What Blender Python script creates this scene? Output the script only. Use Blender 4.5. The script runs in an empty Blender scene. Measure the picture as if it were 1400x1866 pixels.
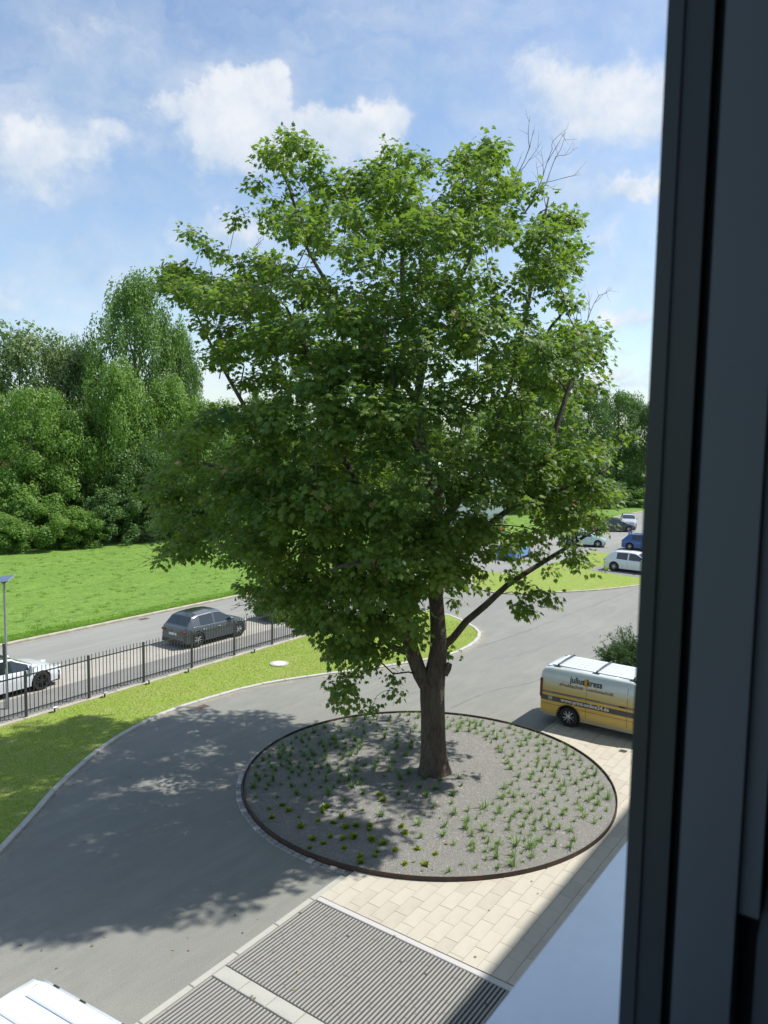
import bpy, bmesh, math, random
import numpy as np
from mathutils import Vector, Matrix
from mathutils.geometry import tessellate_polygon
random.seed(7); rng = np.random.default_rng(11)
C = bpy.context.scene
COL = C.collection
R = math.radians

# ------------------------------------------------------------------ camera
# world axes: +X runs along the building's facade, +Y points away from it, z up.
H = 9.5                                     # eye height, third floor
AZ, PITCH, ROLL, F = R(35.3), R(5.25), R(1.0), 1400.0
Fw = np.array([math.cos(AZ)*math.cos(PITCH), math.sin(AZ)*math.cos(PITCH), -math.sin(PITCH)])
R0 = np.array([math.sin(AZ), -math.cos(AZ), 0.0])
U0 = np.cross(R0, Fw)
Rt = R0*math.cos(ROLL)+U0*math.sin(ROLL); Up = -R0*math.sin(ROLL)+U0*math.cos(ROLL)
cam_d = bpy.data.cameras.new('camera'); cam = bpy.data.objects.new('camera', cam_d); COL.objects.link(cam)
M4 = Matrix(((Rt[0], Up[0], -Fw[0], 0), (Rt[1], Up[1], -Fw[1], 0), (Rt[2], Up[2], -Fw[2], H), (0, 0, 0, 1)))
cam.matrix_world = M4
cam_d.sensor_fit = 'VERTICAL'; cam_d.sensor_height = 9.8; cam_d.sensor_width = 7.35
cam_d.lens = 9.8*F/1866
cam_d.clip_start = 0.05; cam_d.clip_end = 3000
cam_d.dof.use_dof = True; cam_d.dof.focus_distance = 24; cam_d.dof.aperture_fstop = 1.9
C.camera = cam

def ray(px, py):
    return Fw*F+Rt*(px-700)-Up*(py-933)
def at_z(px, py, z=0.0):                    # point of the horizontal plane z seen at a pixel of the photograph
    d = ray(px, py); return np.array([0, 0, H])+d*((z-H)/d[2])
FH = np.array([math.cos(AZ), math.sin(AZ), 0.0])
def at_d(px, py, dist):                     # point at horizontal distance dist
    d = ray(px, py); return np.array([0, 0, H])+d*(dist/(d@FH))

# ------------------------------------------------------------------ world, sun, exposure
SUN = Vector((0.50, -0.41, 1.0)).normalized()
sun_el = math.asin(SUN.z); sun_rot = math.atan2(SUN.x, SUN.y)
SKY_STRENGTH = 0.120; CLOUD_STRENGTH = 0.63
W = bpy.data.worlds.new('World'); C.world = W; W.use_nodes = True
nt = W.node_tree; nt.nodes.clear()
def N(t, **k):
    n = nt.nodes.new(t)
    for a, b in k.items(): setattr(n, a, b)
    return n
def L(a, b): nt.links.new(a, b)
def mth(op, a, b=None, c=None, clamp=False):
    n = N('ShaderNodeMath', operation=op); n.use_clamp = clamp
    for i, x in enumerate((a, b, c)):
        if x is None: continue
        if isinstance(x, (int, float)): n.inputs[i].default_value = x
        else: L(x, n.inputs[i])
    return n.outputs[0]
sky = N('ShaderNodeTexSky', sky_type='NISHITA'); sky.sun_disc = False
sky.sun_elevation = sun_el; sky.sun_rotation = sun_rot
sky.air_density = 1.0; sky.dust_density = .7; sky.ozone_density = 0.9; sky.altitude = 100
tc = N('ShaderNodeTexCoord')
sep = N('ShaderNodeSeparateXYZ'); L(tc.outputs['Generated'], sep.inputs[0])
azn = mth('ARCTAN2', sep.outputs[1], sep.outputs[0]); eln = mth('ARCSINE', sep.outputs[2])
cmb = N('ShaderNodeCombineXYZ'); L(azn, cmb.inputs[0]); L(eln, cmb.inputs[1])
def noise(vec, scale, detail=5, rough=.55, dist=0.0):
    n = N('ShaderNodeTexNoise'); n.inputs['Scale'].default_value = scale; n.inputs['Detail'].default_value = detail
    n.inputs['Roughness'].default_value = rough; n.inputs['Distortion'].default_value = dist
    L(vec, n.inputs['Vector']); return n
def vmath(op, a, b):
    n = N('ShaderNodeVectorMath', operation=op)
    for i, x in enumerate((a, b)):
        if isinstance(x, tuple): n.inputs[i].default_value = x
        else: L(x, n.inputs[i])
    return n.outputs[0]
w1 = noise(tc.outputs['Generated'], 9.0, 8, .62)
warp = vmath('MULTIPLY', vmath('SUBTRACT', w1.outputs['Color'], (.5, .5, .5)), (.17, .11, 0))
w2 = noise(tc.outputs['Generated'], 34.0, 6, .6)
warp2 = vmath('MULTIPLY', vmath('SUBTRACT', w2.outputs['Color'], (.5, .5, .5)), (.045, .035, 0))
pos = vmath('ADD', vmath('ADD', cmb.outputs[0], warp), warp2)
def aze(px, py):
    d = ray(px, py); d = d/np.linalg.norm(d); return math.atan2(d[1], d[0]), math.asin(d[2])
CL = [  # px, py, half width px, half height px, density
 (420,225,100,85,1.1),(400,165,95,55,.9),(470,130,60,40,.55),(440,270,90,50,.9),(230,70,60,45,.75),(345,40,60,35,.5),
 (620,255,130,65,1.15),(700,240,80,50,1.0),(560,250,70,50,.9),(25,240,120,80,.8),(90,290,80,55,.8),(20,340,80,40,.55),
 (230,250,75,55,.8),(160,215,60,30,.5),(1080,150,190,75,.75),(1200,190,150,90,.75),(1010,180,90,60,.45),
 (1140,365,85,35,.95),(1195,340,50,35,.8),(1115,440,50,25,.75),(385,415,100,35,.8),(470,440,80,45,.7),(330,440,60,20,.5),(20,540,50,22,.85),
 (130,590,70,22,.75),(380,600,80,40,.7),(1100,560,110,40,.5),(1060,520,70,30,.6),(1130,690,90,18,.6),(1140,645,60,12,.5),(850,60,90,40,.35),
 (290,190,45,30,.5),(500,175,45,30,.45),(150,90,40,22,.35),(560,60,120,22,.30),(760,120,60,30,.32),(930,110,70,28,.3),(1120,250,120,45,.5),(960,640,60,20,.4),(1150,580,70,26,.75),(1080,690,80,20,.65),(1160,470,40,18,.5),(270,330,60,22,.35),(200,480,120,20,.35),(100,430,110,22,.3),(60,95,90,45,.35),(700,90,70,25,.3),(390,680,60,40,.7)]
dens = None; lowd = None
for px, py, wx, wy, dn in CL:
    a, e = aze(px, py)
    m = N('ShaderNodeMapping', vector_type='TEXTURE'); m.inputs['Location'].default_value = (a, e, 0)
    m.inputs['Scale'].default_value = (wx/1400*.95/max(.7, math.cos(e)), wy/1400*.86, 1); L(pos, m.inputs['Vector'])
    ln = N('ShaderNodeVectorMath', operation='LENGTH'); L(m.outputs[0], ln.inputs[0])
    v = mth('MULTIPLY', mth('SUBTRACT', 1.30, ln.outputs['Value'], clamp=True), dn*1.08)
    dens = v if dens is None else mth('ADD', dens, v)
    sy = N('ShaderNodeSeparateXYZ'); L(m.outputs[0], sy.inputs[0])
    lv = mth('MULTIPLY', v, mth('MULTIPLY_ADD', sy.outputs[1], -.42, .5, clamp=True)); lowd = lv if lowd is None else mth('ADD', lowd, lv)
ratio = mth('DIVIDE', lowd, mth('MAXIMUM', dens, .02))
dens = mth('MINIMUM', dens, 1.35)
# soft wisps and scattered small cumulus over the whole dome
st = vmath('MULTIPLY', pos, (2.2, 7.0, 1.0)); wis = noise(st, 1.6, 7, .62, .4)
wisp = mth('MULTIPLY', mth('SUBTRACT', wis.outputs['Fac'], .39, clamp=True), 2.3)
cum = noise(tc.outputs['Generated'], 3.1, 9, .6)
cumd = mth('MULTIPLY', mth('SUBTRACT', cum.outputs['Fac'], .60, clamp=True), 4.0)
brk = noise(tc.outputs['Generated'], 14.0, 10, .70)
d1 = mth('ADD', dens, mth('MULTIPLY', mth('SUBTRACT', brk.outputs['Fac'], .5), 1.55))
mr = N('ShaderNodeMapRange', interpolation_type='SMOOTHSTEP'); L(d1, mr.inputs['Value'])
mr.inputs['From Min'].default_value = .06; mr.inputs['From Max'].default_value = 1.55
hz = mth('MULTIPLY', mth('POWER', mth('SUBTRACT', 1.0, mth('ABSOLUTE', sep.outputs[2]), clamp=True), 5.0), .20)
f1 = mth('MAXIMUM', mth('MAXIMUM', mr.outputs[0], wisp), mth('MULTIPLY', cumd, .55))
fac = mth('ADD', mth('MULTIPLY', f1, .86), hz, clamp=True)
fac = mth('MINIMUM', mth('ADD', fac, .03), .93)
bg1 = N('ShaderNodeBackground'); L(sky.outputs[0], bg1.inputs['Color']); bg1.inputs['Strength'].default_value = SKY_STRENGTH
bg2 = N('ShaderNodeBackground'); bg2.inputs['Strength'].default_value = CLOUD_STRENGTH
shd = noise(vmath('ADD', tc.outputs['Generated'], (0, 0, .03)), 13.0, 7, .6)
cr = N('ShaderNodeValToRGB'); L(mth('ADD', mth('SUBTRACT', mth('MULTIPLY', mr.outputs[0], .40), mth('MULTIPLY', mth('MULTIPLY', ratio, mr.outputs[0]), .42)), mth('MULTIPLY', shd.outputs['Fac'], .95)), cr.inputs[0])
cr.color_ramp.elements[0].position = .28; cr.color_ramp.elements[0].color = (.42, .60, .82, 1)
cr.color_ramp.elements[1].position = .78; cr.color_ramp.elements[1].color = (.95, .97, 1.0, 1)
L(cr.outputs[0], bg2.inputs['Color'])
mx = N('ShaderNodeMixShader'); L(fac, mx.inputs[0]); L(bg1.outputs[0], mx.inputs[1]); L(bg2.outputs[0], mx.inputs[2])
wo = N('ShaderNodeOutputWorld'); L(mx.outputs[0], wo.inputs[0])
sl = bpy.data.lights.new('sun', 'SUN'); sl.energy = 3.7; sl.angle = R(0.8); sl.color = (1.0, .965, .905)
so = bpy.data.objects.new('sun', sl); COL.objects.link(so)
so.rotation_euler = SUN.to_track_quat('Z', 'Y').to_euler(); so.location = (0, 0, 40)
C.view_settings.view_transform = 'Standard'; C.view_settings.look = 'None'
C.view_settings.exposure = 0.62; C.view_settings.gamma = 1.0; C.view_settings.use_curve_mapping = False
C.render.engine = 'CYCLES'
C.cycles.max_bounces = 8; C.cycles.transparent_max_bounces = 8; C.cycles.use_denoising = True

# ------------------------------------------------------------------ helpers
def mesh(name, V, Fc, smooth=False):
    """V (n,3); Fc: list of (k-sided face arrays) or one array / list of lists"""
    me = bpy.data.meshes.new(name); V = np.asarray(V, dtype=np.float32).reshape(-1, 3)
    if isinstance(Fc, np.ndarray) and Fc.dtype != object:
        k = Fc.shape[1]; n = len(Fc)
        me.vertices.add(len(V)); me.vertices.foreach_set('co', V.ravel())
        me.loops.add(n*k); me.loops.foreach_set('vertex_index', Fc.astype(np.int32).ravel())
        me.polygons.add(n); me.polygons.foreach_set('loop_start', np.arange(n, dtype=np.int32)*k)
        me.polygons.foreach_set('loop_total', np.full(n, k, dtype=np.int32))
        me.update(calc_edges=True)
    else:
        me.from_pydata(V.tolist(), [], [list(f) for f in Fc]); me.update()
    if smooth: me.polygons.foreach_set('use_smooth', np.ones(len(me.polygons), dtype=bool))
    return me
def tag(o, label=None, cat=None, group=None, kind=None):
    if label: o['label'] = label
    if cat: o['category'] = cat
    if group: o['group'] = group
    if kind: o['kind'] = kind
    return o
def link(name, data, mat=None, parent=None, loc=None):
    o = bpy.data.objects.new(name, data); COL.objects.link(o)
    if mat is not None and data is not None:
        ms = mat if isinstance(mat, (list, tuple)) else [mat]
        if len(data.materials) == 0:
            for m in ms: data.materials.append(m)
    if parent is not None: o.parent = parent
    if loc is not None: o.location = loc
    return o
def empty(name, loc=(0, 0, 0), rz=0, label=None, cat=None, group=None):
    o = bpy.data.objects.new(name, None); COL.objects.link(o); o.location = loc; o.rotation_euler = (0, 0, rz)
    o.empty_display_size = .3
    return tag(o, label, cat, group)
def children(o): return [c for c in bpy.data.objects if c.parent == o]
def copy_tree(o, kids, loc, rz, label=None, group=None, scale=None):
    c = o.copy(); COL.objects.link(c); c.location = loc; c.rotation_euler = (0, 0, rz)
    if label: c['label'] = label
    if group: c['group'] = group
    if scale: c.scale = scale
    def rec(src, dst):
        for ch in kids.get(src.name, []):
            k = ch.copy(); COL.objects.link(k); k.parent = dst; rec(ch, k)
    rec(o, c); return c
def kidmap(o, d=None):
    d = {} if d is None else d
    d[o.name] = children(o)
    for c in d[o.name]: kidmap(c, d)
    return d
class MB:
    """collects shapes and links them as one mesh"""
    def __init__(s): s.v = []; s.f = []
    def add(s, V, Fc):
        b = len(s.v); s.v += [tuple(map(float, p)) for p in V]; s.f += [tuple(b+i for i in f) for f in Fc]; return s
    def box(s, x0, x1, y0, y1, z0, z1, bev=0.0):
        if bev <= 0:
            V = [(x, y, z) for z in (z0, z1) for y in (y0, y1) for x in (x0, x1)]
            return s.add(V, [(0,2,3,1),(4,5,7,6),(0,1,5,4),(2,6,7,3),(0,4,6,2),(1,3,7,5)])
        b = bev; V = []
        for z, i in ((z0, 0), (z1-b, 0), (z1, b)):
            V += [(x0+i, y0+i, z), (x1-i, y0+i, z), (x1-i, y1-i, z), (x0+i, y1-i, z)]
        Fc = [(3,2,1,0),(8,9,10,11)]
        for k in (0, 4):
            for i in range(4): j = (i+1) % 4; Fc.append((k+i, k+j, k+4+j, k+4+i))
        return s.add(V, Fc)
    def tube(s, pts, rad, n=6, cap=True):
        pts = np.asarray(pts, float); rad = np.broadcast_to(rad, (len(pts),))
        V = []; T = np.gradient(pts, axis=0); ref = np.array([.31, .17, .93])
        for p, t, r in zip(pts, T, rad):
            t = t/(np.linalg.norm(t)+1e-9)
            if abs(t@ref) > .97: ref = np.array([.93, .2, .1])
            a = np.cross(t, ref); a /= np.linalg.norm(a); b = np.cross(t, a)
            for k in range(n):
                q = 2*math.pi*k/n; V.append(p+r*(a*math.cos(q)+b*math.sin(q)))
        Fc = []
        for i in range(len(pts)-1):
            for k in range(n):
                j = (k+1) % n; Fc.append((i*n+k, i*n+j, (i+1)*n+j, (i+1)*n+k))
        if cap: Fc += [tuple(range(n-1, -1, -1)), tuple((len(pts)-1)*n+k for k in range(n))]
        return s.add(V, Fc)
    def lathe(s, prof, n=24, axis='z', c=(0, 0, 0), cap=True):
        V = []
        for r, h in prof:
            for k in range(n):
                q = 2*math.pi*k/n; x, y = r*math.cos(q), r*math.sin(q)
                V.append((c[0]+x, c[1]+y, c[2]+h) if axis == 'z' else (c[0]+x, c[1]+h, c[2]+y))
        Fc = [(i*n+k, i*n+(k+1) % n, (i+1)*n+(k+1) % n, (i+1)*n+k) for i in range(len(prof)-1) for k in range(n)]
        if cap: Fc += [tuple(range(n-1, -1, -1)), tuple((len(prof)-1)*n+k for k in range(n))]
        return s.add(V, Fc)
    def build(s, name, mat, parent=None, smooth=False, sharp=None):
        me = mesh(name, s.v, s.f, smooth)
        if sharp: me.set_sharp_from_angle(angle=R(sharp))
        return link(name, me, mat, parent)
def polysheet(name, pts, z, mat, parent=None, thick=0.0):
    pts = [(p[0], p[1]) for p in pts]
    tri = tessellate_polygon([[Vector((p[0], p[1], 0)) for p in pts]])
    n = len(pts); V = [(p[0], p[1], z) for p in pts]; Fc = []
    for t in tri:
        a, b, c = [Vector(V[i]) for i in t]
        Fc.append(tuple(t) if (b-a).cross(c-a).z > 0 else tuple(reversed(t)))
    if thick:
        area = sum(pts[i][0]*pts[(i+1) % n][1]-pts[(i+1) % n][0]*pts[i][1] for i in range(n))
        V += [(p[0], p[1], z-thick) for p in pts]
        for i in range(n):
            j = (i+1) % n; Fc.append((i, i+n, j+n, j) if area > 0 else (i, j, j+n, i+n))
    return link(name, mesh(name, V, Fc), mat, parent)
def inside(P, poly):
    x, y = P[:, 0], P[:, 1]; r = np.zeros(len(P), bool); n = len(poly)
    for i in range(n):
        x1, y1 = poly[i][:2]; x2, y2 = poly[(i+1) % n][:2]
        c = ((y1 > y) != (y2 > y)) & (x < (x2-x1)*(y-y1)/(y2-y1+1e-12)+x1); r ^= c
    return r
def smooth_line(P, step=.25, closed=False):
    P = np.asarray(P, float); out = []; n = len(P)
    rg = range(n if closed else n-1)
    for i in rg:
        p0 = P[(i-1) % n] if closed or i > 0 else P[i]*2-P[i+1]
        p1 = P[i]; p2 = P[(i+1) % n]; p3 = P[(i+2) % n] if closed or i+2 < n else P[i+1]*2-P[i]
        m = max(1, int(np.linalg.norm(p2-p1)/step))
        for k in range(m):
            t = k/m; out.append(.5*((2*p1)+(-p0+p2)*t+(2*p0-5*p1+4*p2-p3)*t*t+(-p0+3*p1-3*p2+p3)*t**3))
    if not closed: out.append(P[-1])
    return np.array(out)

# ------------------------------------------------------------------ materials
MATS = {}
def mat(name, col, rough=.7, metal=0.0, spec=.5, layers=(), bump=None, coord='Object', coat=0.0, rvar=None):
    """layers: (kind, scale, strength, colour2[, stretch]) mixed over the base colour; bump: list of (scale, strength, dist)"""
    if name in MATS: return MATS[name]
    m = bpy.data.materials.new(name); m.use_nodes = True; t = m.node_tree; b = t.nodes['Principled BSDF']
    b.inputs['Roughness'].default_value = rough; b.inputs['Metallic'].default_value = metal
    b.inputs['Specular IOR Level'].default_value = spec; b.inputs['Coat Weight'].default_value = coat
    b.inputs['Coat Roughness'].default_value = .06
    tcn = t.nodes.new('ShaderNodeTexCoord'); src = tcn.outputs[coord]
    if coord == 'World':
        src = None
    cur = None
    def nz(scale, detail=4, rgh=.6, stretch=None, kind='noise'):
        v = tcn.outputs['Object']
        if stretch:
            mp = t.nodes.new('ShaderNodeMapping'); mp.inputs['Scale'].default_value = stretch
            if len(stretch) > 3: pass
            t.links.new(v, mp.inputs['Vector']); v = mp.outputs[0]
        if kind == 'noise':
            n = t.nodes.new('ShaderNodeTexNoise'); n.inputs['Detail'].default_value = detail; n.inputs['Roughness'].default_value = rgh
        else:
            n = t.nodes.new('ShaderNodeTexVoronoi')
        n.inputs['Scale'].default_value = scale; t.links.new(v, n.inputs['Vector']); return n
    for ly in layers:
        kind, scale, strength, c2 = ly[:4]; stretch = ly[4] if len(ly) > 4 else None
        lo, hi = ly[5] if len(ly) > 5 else (.42, .62)
        n = nz(scale, 6, .62, stretch, kind)
        mr_ = t.nodes.new('ShaderNodeMapRange'); mr_.interpolation_type = 'SMOOTHSTEP'
        mr_.inputs['From Min'].default_value = lo; mr_.inputs['From Max'].default_value = hi; mr_.inputs['To Max'].default_value = strength
        t.links.new(n.outputs['Fac'] if kind == 'noise' else n.outputs['Distance'], mr_.inputs['Value'])
        mxn = t.nodes.new('ShaderNodeMix'); mxn.data_type = 'RGBA'
        if cur is None: mxn.inputs['A'].default_value = (*col, 1)
        else: t.links.new(cur, mxn.inputs['A'])
        mxn.inputs['B'].default_value = (*c2, 1); t.links.new(mr_.outputs[0], mxn.inputs['Factor']); cur = mxn.outputs['Result']
    if cur is None: b.inputs['Base Color'].default_value = (*col, 1)
    else: t.links.new(cur, b.inputs['Base Color'])
    if bump:
        prev = None
        for sc_, st_, ds_ in bump:
            n = nz(sc_, 4, .6); bp = t.nodes.new('ShaderNodeBump'); bp.inputs['Strength'].default_value = st_; bp.inputs['Distance'].default_value = ds_
            t.links.new(n.outputs['Fac'], bp.inputs['Height'])
            if prev is not None: t.links.new(prev, bp.inputs['Normal'])
            prev = bp.outputs[0]
        t.links.new(prev, b.inputs['Normal'])
    if rvar:
        n = nz(rvar[0]); mr_ = t.nodes.new('ShaderNodeMapRange'); mr_.inputs['To Min'].default_value = rvar[1]; mr_.inputs['To Max'].default_value = rvar[2]
        t.links.new(n.outputs['Fac'], mr_.inputs['Value']); t.links.new(mr_.outputs[0], b.inputs['Roughness'])
    MATS[name] = m; return m
def leafmat(name, c1, c2, c3=None, trans=.35, rough=.5, tcol=(.22, .36, .03), spec=.4):
    """foliage: colour varies by a per-face 'tone' attribute, lit through from behind"""
    m = bpy.data.materials.new(name); m.use_nodes = True; t = m.node_tree; b = t.nodes['Principled BSDF']
    b.inputs['Roughness'].default_value = rough; b.inputs['Specular IOR Level'].default_value = spec
    a = t.nodes.new('ShaderNodeAttribute'); a.attribute_name = 'tone'
    r = t.nodes.new('ShaderNodeValToRGB'); e = r.color_ramp.elements
    e[0].position = 0; e[0].color = (*c1, 1); e[1].position = .93 if c3 else 1.0; e[1].color = (*c2, 1)
    if c3:
        q = e.new(.965); q.color = (*c3, 1)
    t.links.new(a.outputs['Fac'], r.inputs[0]); t.links.new(r.outputs[0], b.inputs['Base Color'])
    tr = t.nodes.new('ShaderNodeBsdfTranslucent')
    mc = t.nodes.new('ShaderNodeMix'); mc.data_type = 'RGBA'; mc.inputs['Factor'].default_value = .55
    t.links.new(r.outputs[0], mc.inputs['A']); mc.inputs['B'].default_value = (*tcol, 1); t.links.new(mc.outputs['Result'], tr.inputs['Color'])
    ms = t.nodes.new('ShaderNodeMixShader'); ms.inputs[0].default_value = trans
    t.links.new(b.outputs[0], ms.inputs[1]); t.links.new(tr.outputs[0], ms.inputs[2])
    t.links.new(ms.outputs[0], t.nodes['Material Output'].inputs['Surface']); return m
def tone_attr(me, vals):
    a = me.attributes.new('tone', 'FLOAT', 'FACE'); a.data.foreach_set('value', np.asarray(vals, dtype=np.float32))

asphalt = mat('asphalt', (0.202, 0.204, 0.180), .88, layers=[('noise', .22, .6, (0.257, 0.251, 0.219)), ('noise', .9, .35, (0.157, 0.160, 0.144), (1, 3.2, 1)), ('noise', .55, .35, (0.305, 0.297, 0.251), (.35, 2.8, 1), (.5, .68)), ('noise', 3.2, .25, (0.315, 0.302, 0.251), (.5, 2.4, 1), (.5, .72)), ('noise', 75, .5, (0.342, 0.338, 0.297)), ('noise', 40, .35, (0.117, 0.117, 0.104))], bump=[(90, .35, .01), (2, .2, .02)])
asphalt_new = mat('asphalt_street', (0.228, 0.228, 0.204), .88, layers=[('noise', .3, .6, (0.278, 0.277, 0.245), (.35, 2, 1)), ('noise', 1.1, .35, (0.177, 0.179, 0.161), (.3, 3, 1)), ('noise', 60, .4, (0.337, 0.332, 0.300))], bump=[(80, .3, .01)])
asphalt_walk = mat('asphalt_walk', (0.176, 0.174, 0.165), .9, layers=[('noise', .8, .5, (0.229, 0.220, 0.202)), ('noise', 45, .4, (0.264, 0.255, 0.238))], bump=[(60, .4, .01)])
sandy = mat('sandy_parking', (0.381, 0.360, 0.315), .95, layers=[('noise', .7, .6, (0.315, 0.296, 0.252), (.4, 1.6, 1)), ('noise', 4, .4, (0.457, 0.419, 0.343)), ('noise', 50, .4, (0.286, 0.267, 0.228))], bump=[(50, .4, .01)])
soil_m = mat('terrain_green', (.085, .16, .022), .95, layers=[('noise', .06, .5, (.11, .19, .03))])
field_m = mat('field_ground', (.118, .235, .017), .95, layers=[('noise', .16, .7, (.165, .29, .028), (1, 1.5, 1)), ('noise', .9, .65, (.075, .155, .014), (.7, 1.3, 1)), ('noise', 2.6, .6, (.185, .285, .045)), ('noise', 7, .7, (.060, .130, .012), (1.4, .7, 1), (.46, .64)), ('noise', 15, .6, (.21, .31, .06), (1.2, .6, 1), (.5, .66))], bump=[(2.5, .6, .15), (9, .6, .06)])
lawn_m = mat('lawn_ground', (.215, .295, .04), .95, layers=[('noise', .5, .6, (.25, .29, .06)), ('noise', 1.7, .55, (.33, .31, .13), None, (.5, .68)), ('noise', 14, .3, (.13, .20, .022))], bump=[(18, .25, .02)])
slab_a = mat('slab_sand', (0.481, 0.442, 0.361), .8, layers=[('noise', 1.3, .35, (0.421, 0.387, 0.316)), ('noise', 30, .25, (0.515, 0.474, 0.394)), ('noise', 2.2, .3, (0.377, 0.348, 0.287), None, (.54, .75))], bump=[(60, .2, .004)])
slab_b = mat('slab_sand_pale', (0.493, 0.454, 0.374), .8, layers=[('noise', 2, .35, (0.429, 0.387, 0.304)), ('noise', 35, .25, (0.532, 0.482, 0.386))], bump=[(60, .2, .004)])
slab_c = mat('slab_sand_dull', (0.460, 0.420, 0.345), .8, layers=[('noise', 2, .35, (0.377, 0.336, 0.262)), ('noise', 35, .25, (0.473, 0.420, 0.336))], bump=[(60, .2, .004)])
joint_m = mat('joint_sand', (.20, .185, .15), .95, layers=[('noise', 8, .5, (.13, .12, .09))])
granite = mat('granite_kerb', (.47, .46, .42), .8, layers=[('noise', 3, .5, (.38, .37, .345)), ('noise', 80, .45, (.60, .59, .56)), ('noise', 45, .3, (.25, .25, .24))], bump=[(30, .3, .01)])
granite_old = mat('granite_sett', (.30, .295, .28), .85, layers=[('noise', 5, .6, (.40, .39, .37)), ('noise', 70, .4, (.2, .2, .19))], bump=[(22, .5, .015)])
concrete = mat('concrete', (0.405, 0.400, 0.354), .88, layers=[('noise', 1.6, .5, (0.331, 0.331, 0.294)), ('noise', 25, .3, (0.460, 0.451, 0.405))], bump=[(40, .25, .006)])
concrete_old = mat('concrete_weathered', (.40, .365, .29), .92, layers=[('noise', 2.4, .6, (.27, .25, .19)), ('noise', 30, .4, (.48, .45, .37))], bump=[(25, .5, .012)])
rib_m = mat('grey_rib', (0.297, 0.292, 0.273), .8, layers=[('noise', 4, .55, (0.258, 0.254, 0.232), (.4, 6, 1)), ('noise', 40, .3, (0.344, 0.340, 0.318))], bump=[(50, .3, .004)])
ribbase_m = mat('rib_trough', (0.048, 0.048, 0.044), .95, layers=[('noise', 20, .5, (0.080, 0.076, 0.068))])
corten = mat('corten_steel', (.060, .046, .038), .75, metal=.2, layers=[('noise', 6, .6, (.13, .065, .035)), ('noise', 1.2, .5, (.05, .04, .035))], bump=[(30, .3, .004)])
gravel_m = mat('gravel', (0.263, 0.256, 0.231), .95, layers=[('noise', 1.1, .5, (0.315, 0.303, 0.268)), ('voronoi', 26, .6, (0.157, 0.151, 0.134), None, (.0, .45)), ('noise', 60, .6, (0.435, 0.422, 0.383)), ('noise', 35, .5, (0.111, 0.109, 0.097))], bump=[(34, 1.0, .03), (80, .8, .015)])
stone_m = mat('gravel_stones', (0.270, 0.265, 0.245), .9, layers=[('noise', 7, .9, (0.396, 0.388, 0.364)), ('noise', 17, .8, (0.143, 0.139, 0.127))])
bark_m = mat('bark', (0.118, 0.092, 0.070), .95, layers=[('noise', 7, .8, (0.056, 0.045, 0.034), (3.2, 3.2, .55)), ('noise', 2.5, .4, (0.164, 0.143, 0.112), (1.5, 1.5, .8)), ('noise', 14, .5, (0.205, 0.180, 0.146), (2.5, 2.5, .6), (.56, .7))], bump=[(16, 1.0, .05), (5, .8, .06)])
deadtwig_m = mat('dead_twig', (.20, .165, .13), .9)
fence_m = mat('fence_paint', (.040, .046, .046), .45, layers=[('noise', 3, .3, (.06, .065, .062))])
steel_m = mat('galvanised_steel', (.42, .44, .44), .45, metal=.7, layers=[('noise', 12, .4, (.32, .34, .34))])
dark_m = mat('dark_plastic', (.022, .023, .025), .55)
tyre_m = mat('tyre_rubber', (.022, .022, .022), .85)
rim_m = mat('rim_alloy', (.50, .51, .52), .3, metal=.8)
rimdark_m = mat('rim_black', (.05, .05, .052), .35, metal=.5)
glass_m = mat('car_glass', (.018, .026, .026), .04, spec=.8, coat=.6)
chrome_m = mat('chrome_trim', (.65, .66, .68), .18, metal=1.0)
red_m = mat('tail_red', (.16, .012, .010), .25, coat=.4)
lamp_m = mat('headlamp', (.55, .58, .60), .1, coat=.8)
plate_m = mat('number_plate', (.62, .62, .60), .5)
def paint(name, c, rough=.32): return mat(name, c, rough, metal=.0, coat=.9, layers=[('noise', 1.5, .12, tuple(x*.8 for x in c))])
white_p = paint('paint_white', (.72, .75, .78)); grey_p = paint('paint_graphite', (.060, .072, .080), .35); black_p = paint('paint_black', (.02, .021, .024))
silver_p = paint('paint_silver', (.42, .44, .46)); blue_p = paint('paint_blue', (.015, .085, .30)); sky_p = paint('paint_light_blue', (.04, .24, .62))
roofgrey = mat('roof_black_gloss', (.025, .03, .036), .12, coat=.7)
vanwhite = paint('paint_van_white', (.70, .76, .80))

# ------------------------------------------------------------------ ground, street, lawns
def circle(c, r, n=96, a0=0, a1=2*math.pi): return [(c[0]+r*math.cos(a0+(a1-a0)*i/n), c[1]+r*math.sin(a0+(a1-a0)*i/n)) for i in range(n+1)]
link('ground', mesh('ground', [(-900, -900, -.16), (1600, -900, -.16), (1600, 1600, -.16), (-900, 1600, -.16)], [(0, 1, 2, 3)]), soil_m)['kind'] = 'structure'
# forecourt and crossing, one asphalt sheet on a thick base
o = polysheet('forecourt', [(-30, 0), (140, 0), (140, 24.2), (-30, 24.2)], 0, asphalt, thick=.14); o['kind'] = 'structure'
o = polysheet('street', [(-60, 24.2), (260, 24.2), (260, 33.45), (-60, 33.45)], 0.0, asphalt_new, thick=.14); o['kind'] = 'structure'
o = polysheet('footpath', [(-60, 24.35), (35.4, 24.35), (35.4, 26.42), (-60, 26.42)], 0.012, asphalt_walk, thick=.02); o['kind'] = 'structure'
o = polysheet('parking_lane', [(-60, 26.42), (33.5, 26.42), (34.5, 28.7), (-60, 29.0)], 0.006, sandy); o['kind'] = 'structure'
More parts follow.
